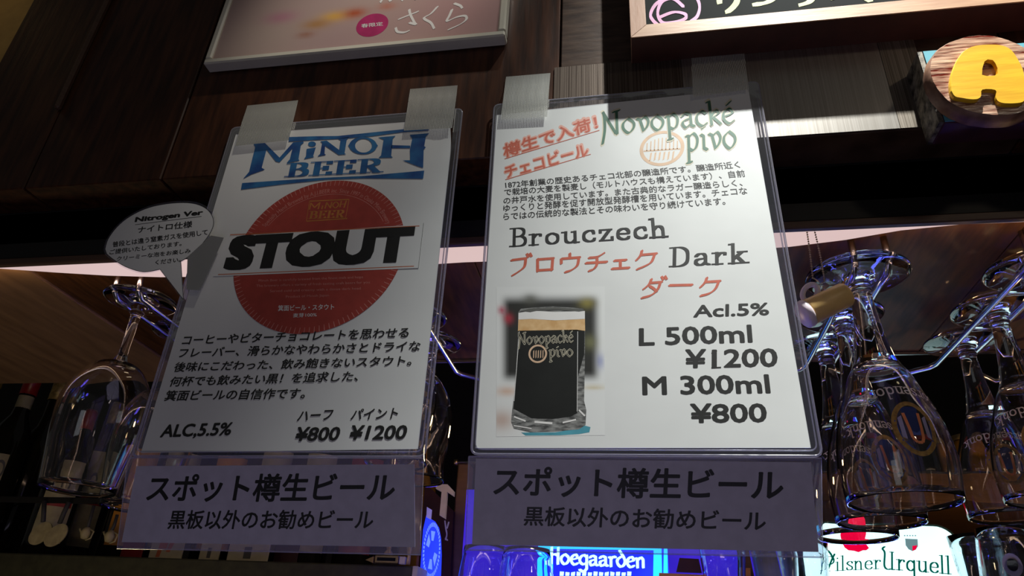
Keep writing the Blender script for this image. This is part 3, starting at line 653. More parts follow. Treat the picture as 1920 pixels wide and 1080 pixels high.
vgrid('photo_print', pR, [(Z6[0]+a/s6, Z6[1]+b_/s6) for a, b_ in qq], 40, 54, bg, M['photo'], po, h1)
def pp(name, pts, m, lift=h2): mb = MB(); pxpoly(mb, pR, pts, lift, Z6, s6); return mb.obj(name, m, po)
pp('mug_print', [(150, 200), (170, 175), (380, 160), (590, 175), (600, 330), (600, 520), (595, 800), (610, 860), (605, 960), (560, 990), (400, 1005), (230, 1010), (120, 985), (102, 940), (108, 870), (130, 700), (146, 400)], M['glass_ink'])
pp('beer_print', [(150, 325), (545, 318), (598, 325), (596, 480), (552, 640), (548, 880), (500, 905), (380, 920), (240, 915), (118, 850), (135, 640), (150, 450)], M['beer_black'], h3)
pp('foam_print', [(152, 230), (300, 238), (600, 232), (602, 325), (375, 322), (148, 328)], M['foam_ink'], h3)
pp('foam_top_print', [(152, 205), (240, 190), (400, 198), (600, 192), (600, 245), (400, 255), (240, 245), (152, 250)], M['white_ink'], h3+.0001)
pp('mug_rim_print', [(158, 192), (230, 176), (400, 168), (580, 178), (600, 190), (560, 196), (420, 184), (300, 186), (230, 200)], M['label_grey'], h3+.0002)
m_ = MB()
for a, b_, wd in (((122, 905), (200, 935), 3), ((260, 940), (380, 950), 4), ((450, 945), (540, 925), 3), ((120, 965), (240, 985), 2), ((560, 860), (600, 900), 3), ((552, 330), (548, 870), 1), ((158, 330), (122, 800), 1)):
    pxline(m_, pR, a, b_, wd, h3+.0001, Z6, s6)
m_.obj('glass_highlight_print', M['white_ink'], po)
pp('coaster_print', [(560, 985), (600, 965), (638, 975), (630, 1010), (560, 1022), (430, 1030), (200, 1032), (170, 1012), (400, 1010)], M['cyan_ink'], h1+.0001)
m_ = MB(); pen_text(m_, BL_, 'Novopacké', (.05, .04), .04, pR, (150, 418), (525, 402), (148, 338), h3+.0001, Z6, s6)
pen_text(m_, BL_, 'pivo', (.05, .04), .04, pR, (358, 500), (524, 498), (356, 420), h3+.0001, Z6, s6)
m_.obj('mug_lettering_pale', M['cream_ink'], po)
m_ = MB(); pen_text(m_, BL_, 'Novopacké', (.025, .02), .014, pR, (150, 417), (525, 402), (148, 338), h3+.0002, Z6, s6)
pen_text(m_, BL_, 'pivo', (.025, .02), .014, pR, (358, 500), (524, 498), (356, 420), h3+.0002, Z6, s6)
m_.obj('mug_lettering_dark', M['beer_black'], po)
m_ = MB(); c = pR.P(Z6[0]+282/s6, Z6[1]+480/s6, h3+.0001); u = pR.P(Z6[0]+345/s6, Z6[1]+478/s6, h3+.0001)-c; v = pR.P(Z6[0]+282/s6, Z6[1]+418/s6, h3+.0001)-c
ring(m_, c, u, v, 1, 1, .2, 32)
for i in range(5): a = -.5+.25*i; m_.add([c+u*a-v*.5, c+u*(a+.1)-v*.4, c+u*(a+.12)+v*.4, c+u*(a+.02)+v*.3], [(0, 1, 2, 3)])
m_.obj('mug_emblem_print', M['peach_ink'], po)

# left poster
pL = Plane((0, PY, 0), (0, -1, 0))
pt = thing('beer_poster', 'laminated white menu poster with a red disc and big STOUT, the left one', 'poster', (-.25, PY, 1.57))
LPq = [(442.2, 252), (852, 222), (784, 842), (264, 849)]
# paper slightly crumpled at its upper right corner
TLv, TRv, BRv, BLv = [pL.P(*p) for p in LPq]; V = []; nx, ny = 40, 56
for j in range(ny+1):
    for i in range(nx+1):
        a, b_ = i/nx, j/ny; p = (TLv*(1-a)+TRv*a)*(1-b_)+(BLv*(1-a)+BRv*a)*b_
        cr = max(0, a-.82)/.18*max(0, .16-b_)/.16
        p = p+Vector((-.004*cr*cr, .0009*cr*(1+math.sin(a*60+b_*30)), -.003*cr*abs(math.sin(a*40)))); V.append(p)
mesh('paper_sheet', V, [(j*(nx+1)+i, j*(nx+1)+i+1, (j+1)*(nx+1)+i+1, (j+1)*(nx+1)+i) for j in range(ny) for i in range(nx)], M['paper'], pt, True)
sleeve(pt, pL, [(435, 239), (868, 203), (797, 858), (245, 857)], LPq)
Z8 = (430, 240); s8 = 4.923
m_ = MB()
for P_ in ([(225,150),(330,140),(465,275),(590,135),(680,125),(690,135),(662,160),(640,290),(650,303),(530,325),(560,290),(585,190),(465,318),(430,310),(345,200),(300,370),(330,385),(205,430),(130,470),(185,405),(240,180)],
           [(715,195),(800,180),(775,262),(785,270),(690,290),(710,260)],
           [(840,125),(900,118),(1015,205),(1028,115),(1000,100),(1110,85),(1085,110),(1065,235),(1080,245),(1010,250),(885,165),(880,240),(895,250),(815,265),(840,240),(858,140)],
           [(1375,88),(1535,75),(1510,100),(1495,260),(1512,275),(1378,278),(1402,255),(1425,110)], [(1500,160),(1670,165),(1670,188),(1495,188)],
           [(1665,65),(1845,50),(1815,80),(1800,170),(1815,180),(1795,200),(1790,370),(1740,355),(1600,300),(1670,300),(1668,200),(1690,100)],
           [(555,85),(800,78),(1000,76),(1300,45),(1600,14),(1845,4),(1840,24),(1600,40),(1300,80),(1010,102),(800,112),(548,128)],
           [(120,510),(500,484),(850,462),(1240,445),(1800,395),(1790,470),(1240,466),(900,478),(500,520),(110,570)]):
    pxpoly(m_, pL, P_, h2+.0008, Z8, s8)
m_.poly([pL.P(Z8[0]+(765+36*math.cos(k*.314))/s8, Z8[1]+(150+24*math.sin(k*.314))/s8, h2+.0008) for k in range(20)])
O_ = [(1235+(128+(10 if k in (0, 16) else 0))*math.cos(k*math.pi/16), 165+(80)*math.sin(k*math.pi/16)) for k in range(32)]; I_ = [(1240+78*math.cos(k*math.pi/16), 165+64*math.sin(k*math.pi/16)) for k in range(32)]
m_.add([pL.P(Z8[0]+a/s8, Z8[1]+b_/s8, h2+.0008) for a, b_ in O_+I_], [(k, (k+1) % 32, (k+1) % 32+32, k+32) for k in range(32)])
pen_text(m_, SL, 'BEER', (.10, 0), .030, pL, (530, 452), (1400, 408), (556, 326), h2+.0008, Z8, s8, gap=.10)
m_.obj('blue_lettering', M['blue_ink'], pt)
# red disc
LB = .0008
def P7(x, y, l): return pL.P(400+x/2.348, 180+y/2.348, l)
pts7 = [(160,585),(830,555),(95,800),(795,780),(540,1028),(570,368)]
# least squares circle in the plane
S = [P7(a, b_, 0) for a, b_ in pts7]
import numpy as np
A_ = np.array([[2*p.x, 2*p.z, 1] for p in S]); bb = np.array([p.x**2+p.z**2 for p in S]); so = np.linalg.lstsq(A_, bb, rcond=None)[0]
cc = Vector((so[0], PY, so[1])); rad = math.sqrt(so[2]+so[0]**2+so[1]**2)
ux, uz = Vector((1, 0, 0)), Vector((0, 0, 1))
def lifted(l): return cc-Vector((0, l*.3, 0))
m_ = MB(); m_.poly(disc_pts(lifted(LB), ux, uz, rad, rad, 96)); m_.obj('red_disc_print', M['red'], pt)
m_ = MB()
for k in range(110):
    a = 2*math.pi*k/110; d1 = ux*math.cos(a)+uz*math.sin(a); t_ = ux*-math.sin(a)+uz*math.cos(a); c0 = lifted(LB+.0001)
    m_.add([c0+d1*rad*.925-t_*.00022, c0+d1*rad*.925+t_*.00022, c0+d1*rad*.995+t_*.00035, c0+d1*rad*.995-t_*.00035], [(0, 1, 2, 3)])
for (a0_, a1_) in ((math.radians(28), math.radians(150)),):
    n = 40
    for k in range(n):
        a, b_ = a0_+(a1_-a0_)*k/n, a0_+(a1_-a0_)*(k+1)/n; c0 = lifted(LB+.0001)
        A1 = ux*math.cos(a)+uz*math.sin(a); B1 = ux*math.cos(b_)+uz*math.sin(b_)
        m_.add([c0+A1*rad*.80, c0+B1*rad*.80, c0+B1*rad*.806, c0+A1*rad*.806], [(0, 1, 2, 3)])
def arc_text(mb, s, r, a0_, a1_, h, l):
    V, Fc = glyphs(s); x0, x1 = min(q[0] for q in V), max(q[0] for q in V)
    out = []
    for q in V:
        a = a0_+(a1_-a0_)*(q[0]-x0)/(x1-x0); rr_ = r+q[1]*h; out.append(lifted(l)+(ux*math.cos(a)+uz*math.sin(a))*rr_)
    mb.add(out, Fc)
arc_text(m_, 'Specially Hand Brewed by A.J.I.BEER inc. Since 1997 in Osaka Mino Brewery', rad*.825, math.radians(152), math.radians(24), rad*.085, LB+.0001)
for yy in (0, 1, 2, 3):
    type_text(m_, ('Minoh Beer is carefully brewed from the finest malt and hops', 'The brewery offers a variety of fresh tasting craft beers for you', 'Served cold and creamy with a dense dark head', 'Product of Minoh Japan')[yy], pL,
              ((200, 190, 250, 320)[yy], (822, 845, 868, 893)[yy]), ((660, 690, 650, 510)[yy], (806, 829, 856, 886)[yy]), ((200, 190, 250, 320)[yy], (808, 831, 854, 879)[yy]), LB+.0001, (400, 180), 2.348)
m_.obj('pale_disc_print', M['redpale'], pt)
m_ = MB(); type_text(m_, '箕面ビール・スタウト', pL, (285, 948), (532, 942), (287, 922), LB+.0002, (400, 180), 2.348, .015)
type_text(m_, '麦芽100%', pL, (352, 976), (456, 972), (352, 958), LB+.0002, (400, 180), 2.348, .01); m_.obj('white_lettering', M['white_ink'], pt)
m_ = MB(); Zx = (400, 180); sx = 2.348
pen_text(m_, SL, 'BEER', (.09, 0), .03, pL, (420, 542), (575, 536), (428, 508), LB+.0001, Zx, sx, gap=.06)
for t in (['424,500 430,472', '430,472 446,492', '446,492 470,470', '470,470 462,498', '478,498 482,484', '492,496 500,470', '500,470 516,494', '516,494 522,468', '~536,494 526,482 540,467 552,480 540,494', '558,490 564,464', '560,478 580,476', '576,492 586,462'],): pxpen(m_, pL, t, (2.6, 0), 1.2, LB+.0001, Zx, sx)
for a, b_ in (((412, 552), (590, 540)), ((424, 464), (598, 456))): pxline(m_, pL, a, b_, 2, LB+.0001, Zx, sx)
pxline(m_, pL, (424, 464), (410, 552), 1, LB+.0001, Zx, sx); pxline(m_, pL, (598, 456), (582, 542), 1, LB+.0001, Zx, sx)
m_.obj('amber_logo_print', M['amber_ink'], pt)
m_ = MB(); pxpoly(m_, pL, [(70, 618), (925, 566), (905, 758), (0, 795)][:4], LB+.0003, Zx, sx); 
m_.obj('white_band_print', M['paper'], pt)
m_ = MB(); pxline(m_, pL, (75, 612), (908, 573), 1.5, LB+.0004, Zx, sx); pxline(m_, pL, (22, 787), (884, 750), 1.5, LB+.0004, Zx, sx); m_.obj('orange_rule', M['orange_ink'], pt)
m_ = MB(); type_text(m_, 'STOUT', pL, (40, 770), (868, 733), (84, 617), LB+.0005, Zx, sx, .062, -1); 
pxline(m_, pL, (926, 560), (903, 760), .6, LB+.0004, Zx, sx); m_.obj('bold_lettering', M['ink'], pt)
m_ = MB(); Zt = (260, 600); st = 3.097
for t, a, b_, c_ in (('コーヒーやビターチョコレートを思わせる', (248, 147), (1565, 102), (268, 90)), ('フレーバー、滑らかなやわらかさとドライな', (226, 222), (1632, 182), (246, 164)),
                     ('後味にこだわった、飲み飽きないスタウト。', (198, 304), (1582, 266), (220, 246)), ('何杯でも飲みたい黒！を追求した、', (172, 389), (1272, 356), (196, 330)),
                     ('箕面ビールの自信作です。', (145, 472), (962, 458), (168, 410)), ('ハーフ', (917, 590), (1118, 580), (935, 532)), ('パイント', (1228, 582), (1500, 572), (1246, 518))):
    type_text(m_, t, pL, a, b_, c_, LB+.0002, Zt, st, .020, 5)
for t, a, b_, c_ in (('ALC,5.5%', (118, 695), (528, 682), (148, 608)), ('¥800', (900, 706), (1158, 702), (926, 622)), ('¥1200', (1215, 698), (1548, 694), (1240, 612))):
    type_text(m_, t, pL, a, b_, c_, LB+.0002, Zt, st, .030, 8)
m_.obj('black_lettering', M['ink'], pt)

# ------------------------------------------------------------------ E. lower name cards (tilted back a little)
def name_card(label, cn, TL, TR, BR, BLc, yb, l1, l2, org, s_):
    a, b_ = at(*TL, PY+.0025), at(*TR, PY+.0025); o_ = (a+b_)/2; d_ = at(*BR, yb); n = (b_-a).cross(d_-a).normalized()
    if n.y > 0: n = -n
    pl = Plane(o_, n); t = thing('name_card', label, 'sign', o_-Vector((0, 0, .06)), 'lavender name cards hanging under the posters')
    MB().prism([pl.P(*p) for p in (TL, TR, BR, BLc)], -n*.0005).obj('card_sheet', M['paper_lav'], t)
    mb = MB(); 
    cs = cn; O = [pl.P(*p, .0004) for p in cs]; I = [pl.P(*p, .0004) for p in (TL, TR, BR, BLc)]
    mb.add(O+I, [(i, (i+1) % 4, (i+1) % 4+4, i+4) for i in range(4)]); mb.obj('clear_border', M['sleeve_low'], t)
    mb = MB(); mb.tube([p for p in O+[O[0]]], .0005, 5, False); mb.obj('welded_rim', M['sleeve_edge'], t, True)
    mb = MB(); type_text(mb, 'スポット樽生ビール', pl, *l1, .00015, org, s_, .024, 10); type_text(mb, '黒板以外のお勧めビール', pl, *l2, .00015, org, s_, .020, 10)
    mb.obj('black_lettering', M['ink'], t)
    return t
name_card('lavender name card in clear sleeve hanging under the dark beer poster', [(879, 856), (1540, 859), (1543, 1045), (873, 1031)], (892, 860), (1520.6, 867), (1535, 1035), (885, 1021), .4765,
          ((176, 248), (1668, 272), (186, 94)), ((333, 400), (1578, 430), (340, 298)), (860, 840), 2.743)
name_card('lavender name card in clear sleeve hanging under the STOUT poster', [(240, 858), (795, 859), (788, 1040), (220, 1028)], (256, 874), (776.6, 870.6), (778, 1026), (228, 1016.5), .4735,
          ((232, 325), (1720, 322), (262, 158)), ((362, 487), (1592, 490), (384, 372)), (200, 840), 3.2)

# ------------------------------------------------------------------ F. tapes
def tape(label, quad, fold, lift, m='tape', lift2=None):
    """strip of ribbed tape: sits on the wall at its top and steps out over the sleeve edge"""
    t = thing('tape_strip', label, 'tape', at(*quad[0], PY)); TL, TR, BR, BLc = quad; pw = Plane((0, WY-.0017, 0), (0, -1, 0)); pp_ = Plane((0, PY-.0030, 0), (0, -1, 0))
    f0, f1 = fold; V = []; n = 14; rows = [(TL, TR, pw), ((TL[0]*.5+f0[0]*.5, TL[1]*.5+f0[1]*.5), (TR[0]*.5+f1[0]*.5, TR[1]*.5+f1[1]*.5), pw), (f0, f1, pp_), ((f0[0]*.5+BLc[0]*.5, f0[1]*.5+BLc[1]*.5), (f1[0]*.5+BR[0]*.5, f1[1]*.5+BR[1]*.5), pp_), (BLc, BR, pp_)]
    for k, (a, b_, pl) in enumerate(rows):
        for i in range(n+1):
            u_ = i/n; V.append(pl.P(a[0]*(1-u_)+b_[0]*u_, a[1]*(1-u_)+b_[1]*u_+(1.2*math.sin(i*2.1) if k in (2,) else 0), lift))
    mesh('tape_film', V, [(j*(n+1)+i, j*(n+1)+i+1, (j+1)*(n+1)+i+1, (j+1)*(n+1)+i) for j in range(4) for i in range(n)], M[m], t, True)
    return t
tape('ribbed tape strip at the upper left corner of the STOUT poster', [(464, 198), (559, 188), (541, 263), (441, 274)], ((454, 228), (553, 216)), .0002)
tape('ribbed tape strip at the upper right corner of the STOUT poster', [(769, 167), (858, 160), (848, 240), (757, 245)], ((764, 200), (854, 196)), .0002)
tape('bright ribbed tape strip at the upper left corner of the dark beer poster', [(949, 144), (1032, 137), (1026, 219), (939, 224)], ((944, 182), (1029, 174)), .0002)
tape('ribbed tape strip in shadow at the upper right corner of the dark beer poster', [(1296, 98), (1395, 88), (1404, 168), (1300, 182)], ((1297, 138), (1399, 128)), .0002)

# ------------------------------------------------------------------ G. speech balloon card
pB = Plane((0, PY-.0042, 0), (0, -1, 0))
bo = thing('balloon_card', 'white speech balloon card with small print stuck beside the STOUT poster', 'sign', pB.P(300, 445))
out = [(197, 467), (203, 448), (220, 425), (245, 405), (280, 389), (322, 381), (360, 381), (385, 390), (398, 405), (400, 422), (392, 440), (375, 462), (355, 480), (339, 490)]
out2 = [(300, 505), (280, 509), (262, 509), (235, 500), (212, 486), (200, 476)]
OO = [(v.x, v.y) for v in smooth_path([Vector((a, b_, 0)) for a, b_ in out], 4)]+[(344, 562)]+[(v.x, v.y) for v in smooth_path([Vector((a, b_, 0)) for a, b_ in out2], 4)]
m_ = MB(); m_.prism([pB.P(a, b_) for a, b_ in OO], (0, .0005, 0)); m_.obj('card_sheet', M['paper'], bo)
m_ = MB(); cx_, cy_ = 300, 450
G_ = [(cx_+(a-cx_)*1.03+.0, cy_+(b_-cy_)*1.05) for a, b_ in OO]; n = len(OO)
m_.add([pB.P(a, b_, -.0001) for a, b_ in OO+G_], [(i, (i+1) % n, (i+1) % n+n, i+n) for i in range(n)]); m_.obj('clear_border', M['sleeve'], bo)
m_ = MB()
for i in range(n):
    a, b_ = OO[i], OO[(i+1) % n]; k = .985
    pxline(m_, pB, (cx_+(a[0]-cx_)*k, cy_+(a[1]-cy_)*k), (cx_+(b_[0]-cx_)*k, cy_+(b_[1]-cy_)*k), .9, .0002) if 0 else pxline(m_, pB, a, b_, 1.0, .0002)
Zb = (180, 360); sb = 4.5
type_text(m_, 'Nitrogen Ver', pB, (322, 268), (898, 205), (335, 212), .0002, Zb, sb, .05, 12)
pxline(m_, pB, (330, 276), (890, 206), .9, .0002, Zb, sb)
for t, a, b_, c_ in (('ナイトロ仕様', (350, 350), (810, 300), (358, 292)), ('普段とは違う窒素ガスを使用して', (140, 468), (945, 362), (140, 420)), ('ご提供いたしております。', (112, 530), (722, 455), (118, 487)),
                     ('クリーミーな泡をお楽しみ', (172, 585), (798, 515), (178, 545)), ('ください。', (500, 615), (715, 590), (503, 575))):
    type_text(m_, t, pB, a, b_, c_, .0002, Zb, sb, .022, 5)
m_.obj('black_lettering', M['ink'], bo)
t = thing('tape_strip', 'clear glossy tape strip holding the speech balloon card to the STOUT poster', 'tape', pB.P(380, 500))
m_ = MB(); m_.prism([pB.P(a, b_, .0012) for a, b_ in ((352, 482), (396, 442), (420, 446), (376, 545), (350, 543))], (0, .0002, 0)); m_.obj('tape_film', M['tape_clear'], t)

# ------------------------------------------------------------------ H. led strip under the beam
ly = .534; bot = [(-260, 500), (-100, 500), (0, 503), (100, 510), (200, 516), (300, 519), (450, 517), (650, 505), (870, 491), (1100, 483), (1300, 474), (1480, 462), (1585, 449), (1690, 431), (1800, 420), (1920, 415), (2100, 404)]
V = []; Fc = []
for i, (a, b_) in enumerate(bot):
    p = at(a, b_, ly); zb = min(p.z, 1.7962)
    for (yy, zz) in ((ly, 1.7970), (ly, zb), (ly+.0008, zb), (ly+.0008, 1.7970)): V.append((p.x, yy, zz))
for i in range(len(bot)-1):
    for k in range(4): Fc.append((i*4+k, i*4+(k+1) % 4, i*4+4+(k+1) % 4, i*4+4+k))
Fc += [(0, 1, 2, 3), tuple(len(V)-4+k for k in (3, 2, 1, 0))]
led = thing('led_light_strip', 'long glowing pinkish white light strip under the black beam', 'light', (-.1, ly, 1.797))
mesh('diffuser', V, Fc, M['led'], led)

# ------------------------------------------------------------------ I. wire glass rack
lanes = [-.514, -.3715, -.229, -.0835, .062, .2065, .3435, .4805]
RZ = 1.7665; rg = .0136
for i in range(len(lanes)-1):
    xa, xb = lanes[i]+rg, lanes[i+1]-rg
    path = [(xa, .565, 1.7972), (xa, .565, 1.782), (xa, .567, 1.772), (xa, .574, RZ), (xa, .60, RZ), (xa, .70, RZ), (xa, .785, RZ), (xa+.004, .795, RZ), ((xa+xb)/2, .845, RZ+.002), (xb-.004, .795, RZ), (xb, .785, RZ), (xb, .70, RZ), (xb, .60, RZ), (xb, .574, RZ), (xb, .567, 1.772), (xb, .565, 1.782), (xb, .565, 1.7972)]
    labs = ['chrome wire loop between the far left glass and the STOUT poster', 'chrome wire loop behind the STOUT poster', 'chrome wire loop with its bend showing between the two posters', 'chrome wire loop behind the left part of the dark beer poster', 'chrome wire loop ending beside the yellow charm', 'chrome wire loop between the two rows of stemmed glasses on the right', 'chrome wire loop at the right edge above the farther glasses']
    t = thing('glass_rack_wire', labs[i], 'glass rack', ((xa+xb)/2, .70, RZ), 'chrome wire loops of the hanging glass rack')
    MB().tube(path, .0029, 10).obj('wire', M['chrome'], t, True)
xa = lanes[0]-rg
t = thing('glass_rack_wire', 'single chrome wire at the left end of the glass rack', 'glass rack', (xa, .70, RZ), 'chrome wire loops of the hanging glass rack')
MB().tube([(xa, .565, 1.7972), (xa, .565, 1.782), (xa, .567, 1.772), (xa, .574, RZ), (xa, .60, RZ), (xa, .70, RZ), (xa, .785, RZ), (xa-.004, .795, RZ), (xa-.05, .83, RZ)], .0029, 10).obj('wire', M['chrome'], t, True)

# ------------------------------------------------------------------ J. hanging glasses
FZ = 1.775
def interp(prof, d):
    for (r0, d0), (r1, d1) in zip(prof[:-1], prof[1:]):
        if d0 <= d <= d1: return r0+(r1-r0)*(d-d0)/(d1-d0)
    return prof[-1][0]
def dens(prof, n=4):
    P_ = smooth_path([Vector((r, d, 0)) for r, d in prof], n); return [(p.x, p.y) for p in P_]
def make_glass(label, cat, loc, foot, stem, bowl, group, wall_t=.0013, sc_=1.0, rs=1.0, printed=True, name='stemmed_glass', up=False, ang0=-100):
    """foot/stem/bowl: (radius, distance from the foot). The glass hangs foot up; up=True stands it on its foot"""
    sg = 1 if up else -1
    g_ = thing(name, label, cat, loc, group); L = Vector(loc)
    foot, stem, bowl = [[(a*rs, b__) for a, b__ in P0_] for P0_ in (foot, stem, bowl)]
    f_ = dens(foot); s_ = dens(stem); b_ = dens(bowl)
    # foot: closed disc, open towards the stem
    mb = MB(); mb.lathe([(0, 0)]+[(f_[0][0]*.6, 0), (f_[0][0]*.98, 0)]+[(r*1, sg*d*sc_) for r, d in f_], L, 48); mb.flip(not up).obj('foot', M['glass'], g_, True)
    mb = MB(); mb.lathe([(r, sg*d*sc_) for r, d in s_], L, 32); mb.flip(not up).obj('stem', M['glass'], g_, True)
    inner = [(max(r-wall_t, 0), d) for r, d in b_ if r > wall_t*2.2 and d > b_[0][1]+.006][::-1]
    rim = b_[-1]
    prof = [(r, sg*d*sc_) for r, d in b_]+[(rim[0]-wall_t*.5, sg*(rim[1]+.0007)*sc_)]+[(r, sg*d*sc_) for r, d in inner]+[(0, sg*(inner[-1][1]-.001)*sc_)]
    mb = MB(); mb.lathe(prof, L, 56); bw = mb.flip(not up).obj('bowl', M['glass'], g_, True)
    if printed:
        def wrap(x_, d_): # x along the surface, d distance from the foot
            r = interp(b_, d_)+.00025; a = math.radians(ang0)+x_/r; return L+Vector((r*math.cos(a), r*math.sin(a), -d_*sc_))
        polys, W = word(SL, 'Corsendonk', (.05, 0), .03); H = .011; tw = .064; mb = MB()
        # hanging upside down: the word runs right to left with its feet upwards
        for p in polys: mb.add([wrap(tw/2-q_[0]/W*tw, .118+q_[1]*H+.006*((q_[0]/W-.5)*2)**2) for q_ in p], [tuple(range(len(p)))])
        mb.obj('printed_name', M['glass_print'], bw)
        def vesica(mb, cx, cd, hw, hh, w_=None, n=40):
            P1 = []
            for k in range(n):
                a = 2*math.pi*k/n; P1.append((hw*math.cos(a)*(1-.10*abs(math.sin(a))**3), hh*math.sin(a)))
            if w_ is None: mb.poly([wrap(cx+a, cd+b__) for a, b__ in P1])
            else:
                P2 = [(a*(1-w_/hw), b__*(1-w_/hh)) for a, b__ in P1]; mb.add([wrap(cx+a, cd+b__) for a, b__ in P1+P2], [(k, (k+1) % n, (k+1) % n+n, k+n) for k in range(n)])
        ec = .154
        mb = MB(); vesica(mb, 0, ec, .0155, .0220, .0036); mb.obj('emblem_rim', M['emb_gold'], bw)
        mb = MB()
        for x0_, x1_ in ((-.0102, -.0072), (.0072, .0102)): mb.add([wrap(x0_, ec-.008), wrap(x1_, ec-.010), wrap(x1_, ec+.009), wrap(x0_, ec+.007)], [(0, 1, 2, 3)])
        mb.obj('emblem_panel', M['emb_grey'], bw)
        mb = MB()
        def strip(P_, wd, m__):
            for (a, b__), (c__, d__) in zip(P_[:-1], P_[1:]):
                dx, dy = c__-a, d__-b__; l = math.hypot(dx, dy); nx_, ny_ = -dy/l*wd, dx/l*wd
                m__.add([wrap(a+nx_, ec+b__+ny_), wrap(c__+nx_, ec+d__+ny_), wrap(c__-nx_, ec+d__-ny_), wrap(a-nx_, ec+b__-ny_)], [(0, 1, 2, 3)])
        strip([(-.0055, -.012), (-.0042, .000), (-.0036, .008), (-.001, .0115), (.0025, .0115), (.0040, .008), (.0046, .0), (.0052, -.012)], .0011, mb); mb.obj('emblem_figure', M['emb_orange'], bw)
        mb = MB(); mb.add([wrap(-.0065, ec-.0175), wrap(.0060, ec-.0175), wrap(.0028, ec+.006), wrap(-.0028, ec+.006)], [(0, 1, 2, 3)]); strip([(-.0125, -.006), (-.0105, .010), (-.004, .017)], .0006, mb); strip([(.0125, -.006), (.0105, .010), (.004, .017)], .0006, mb); mb.obj('emblem_field', M['emb_blue'], bw)
    return g_
CF = [(.0435, .0012), (.0425, .0030), (.030, .0050), (.016, .0075), (.0098, .0110), (.0092, .0150)]
CS = [(.0092, .0150), (.0098, .0180), (.0086, .0215), (.0090, .030), (.0102, .045), (.0126, .065), (.0160, .083)]
CBl = [(.0160, .083), (.0200, .092), (.0245, .100), (.0315, .120), (.0378, .138), (.0410, .154), (.0428, .175), (.0405, .200)]
WF = [(.0360, .0012), (.0352, .0028), (.022, .0048), (.010, .009), (.0060, .014)]
WS = [(.0060, .014), (.0075, .0165), (.0052, .020), (.0045, .040), (.0045, .062), (.0070, .072)]
WB = [(.0070, .072), (.020, .077), (.0300, .088), (.0385, .105), (.0412, .125), (.0402, .148), (.0368, .172), (.0330, .200)]
TF = [(.0350, .0012), (.0342, .0028), (.021, .0048), (.010, .009), (.0065, .012)]
TS = [(.0065, .012), (.0080, .016), (.0060, .020), (.0058, .030), (.0090, .040)]
TB = [(.0090, .040), (.018, .050), (.0285, .068), (.0335, .088), (.0325, .112), (.0290, .132), (.0282, .145), (.0300, .158)]
gg = 'stemmed beer glasses hanging upside down in the rack'
make_glass('large beer goblet with medallion hanging nearest, right of the dark beer poster', 'glass', (.2005, .590, FZ), CF, CS, CBl, gg, ang0=-84)
make_glass('large beer goblet with medallion hanging second, right of the dark beer poster', 'glass', (.2065, .6725, FZ), CF, CS, CBl, gg, ang0=-80, rs=.89)
make_glass('large beer goblet hanging third and partly hidden by the dark beer poster', 'glass', (.2065, .750, FZ), CF, CS, CBl, gg, ang0=-80, rs=.89)
make_glass('goblet hanging at the right edge of the picture, nearest of its row', 'glass', (.3435, .590, FZ), CF, CS, CBl, gg, sc_=.93, rs=.88, ang0=-118)
make_glass('goblet near the right edge hanging second in its row', 'glass', (.3435, .6665, FZ), CF, CS, CBl, gg, rs=.88, sc_=.90, ang0=-108)
make_glass('goblet near the right edge hanging farthest in its row', 'glass', (.3435, .743, FZ), CF, CS, CBl, gg, rs=.88, sc_=.90, ang0=-104)
make_glass('plain tulip wine glass hanging at the far left under the speech balloon', 'glass', (-.514, .590, FZ), WF, WS, WB, gg, printed=False)
make_glass('plain tulip wine glass hanging behind the far left one, half behind the STOUT poster', 'glass', (-.514, .674, FZ), WF, WS, WB, gg, printed=False)
make_glass('short tulip glass mostly hidden behind the right edge of the STOUT poster', 'glass', (-.229, .6475, FZ), TF, TS, TB, gg, printed=False)
g4 = make_glass('short tulip glass with gold crest showing between the two posters', 'glass', (-.229, .716, FZ), TF, TS, TB, gg, printed=False)
bwl = [c_ for c_ in g4.children if c_.name.startswith('bowl')][0]
mb = MB(); L = Vector(g4.location)
for k in range(7):
    a = math.radians(-72+6*(k % 3)); d0_ = .070+.009*k; r = interp(dens(TB), d0_)+.0003
    mb.add([L+Vector((r*math.cos(a+t_), r*math.sin(a+t_), -d0_-e)) for t_, e in ((0, 0), (.12, .001), (.14, .006), (.01, .007))], [(0, 1, 2, 3)])
mb.obj('gold_crest', M['cap_gold'], bwl)

# ------------------------------------------------------------------ K. mug charm on a ball chain
cy0 = .512
kc = thing('key_charm', 'small yellow beer mug charm hanging on a ball chain beside the dark beer poster', 'charm', at(1545, 565, cy0))
mb = MB()
def chain(mb, a, b_, sag):
    A, B = at(*a, cy0), at(*b_, cy0); n = int((A-B).length/.0021)
    for k in range(n+1):
        t_ = k/n; p = A*(1-t_)+B*t_+Vector((sag*math.sin(t_*math.pi), 0, 0)); r = .00085
        mb.add([p+Vector((r*math.cos(q_*math.pi/3)*math.cos(e), r*math.sin(q_*math.pi/3)*math.cos(e), r*math.sin(e))) for e in (-1.2, 0, 1.2) for q_ in range(6)],
               [(j*6+q_, j*6+(q_+1) % 6, (j+1)*6+(q_+1) % 6, (j+1)*6+q_) for j in range(2) for q_ in range(6)]+[tuple(range(5, -1, -1)), tuple(range(12, 18))])
chain(mb, (1512, 428), (1524, 521), .0003); chain(mb, (1526, 428), (1546, 527), .0006); mb.obj('ball_chain', M['brass'], kc, True)
mb = MB(); mb.tube([at(1524, 521, cy0), at(1533, 526, cy0), at(1538, 533, cy0), at(1546, 527, cy0)], .0005, 6); mb.obj('split_ring', M['brass'], kc, True)
A, B = at(1508, 590, cy0), at(1588, 551, cy0); d_ = (B-A); 
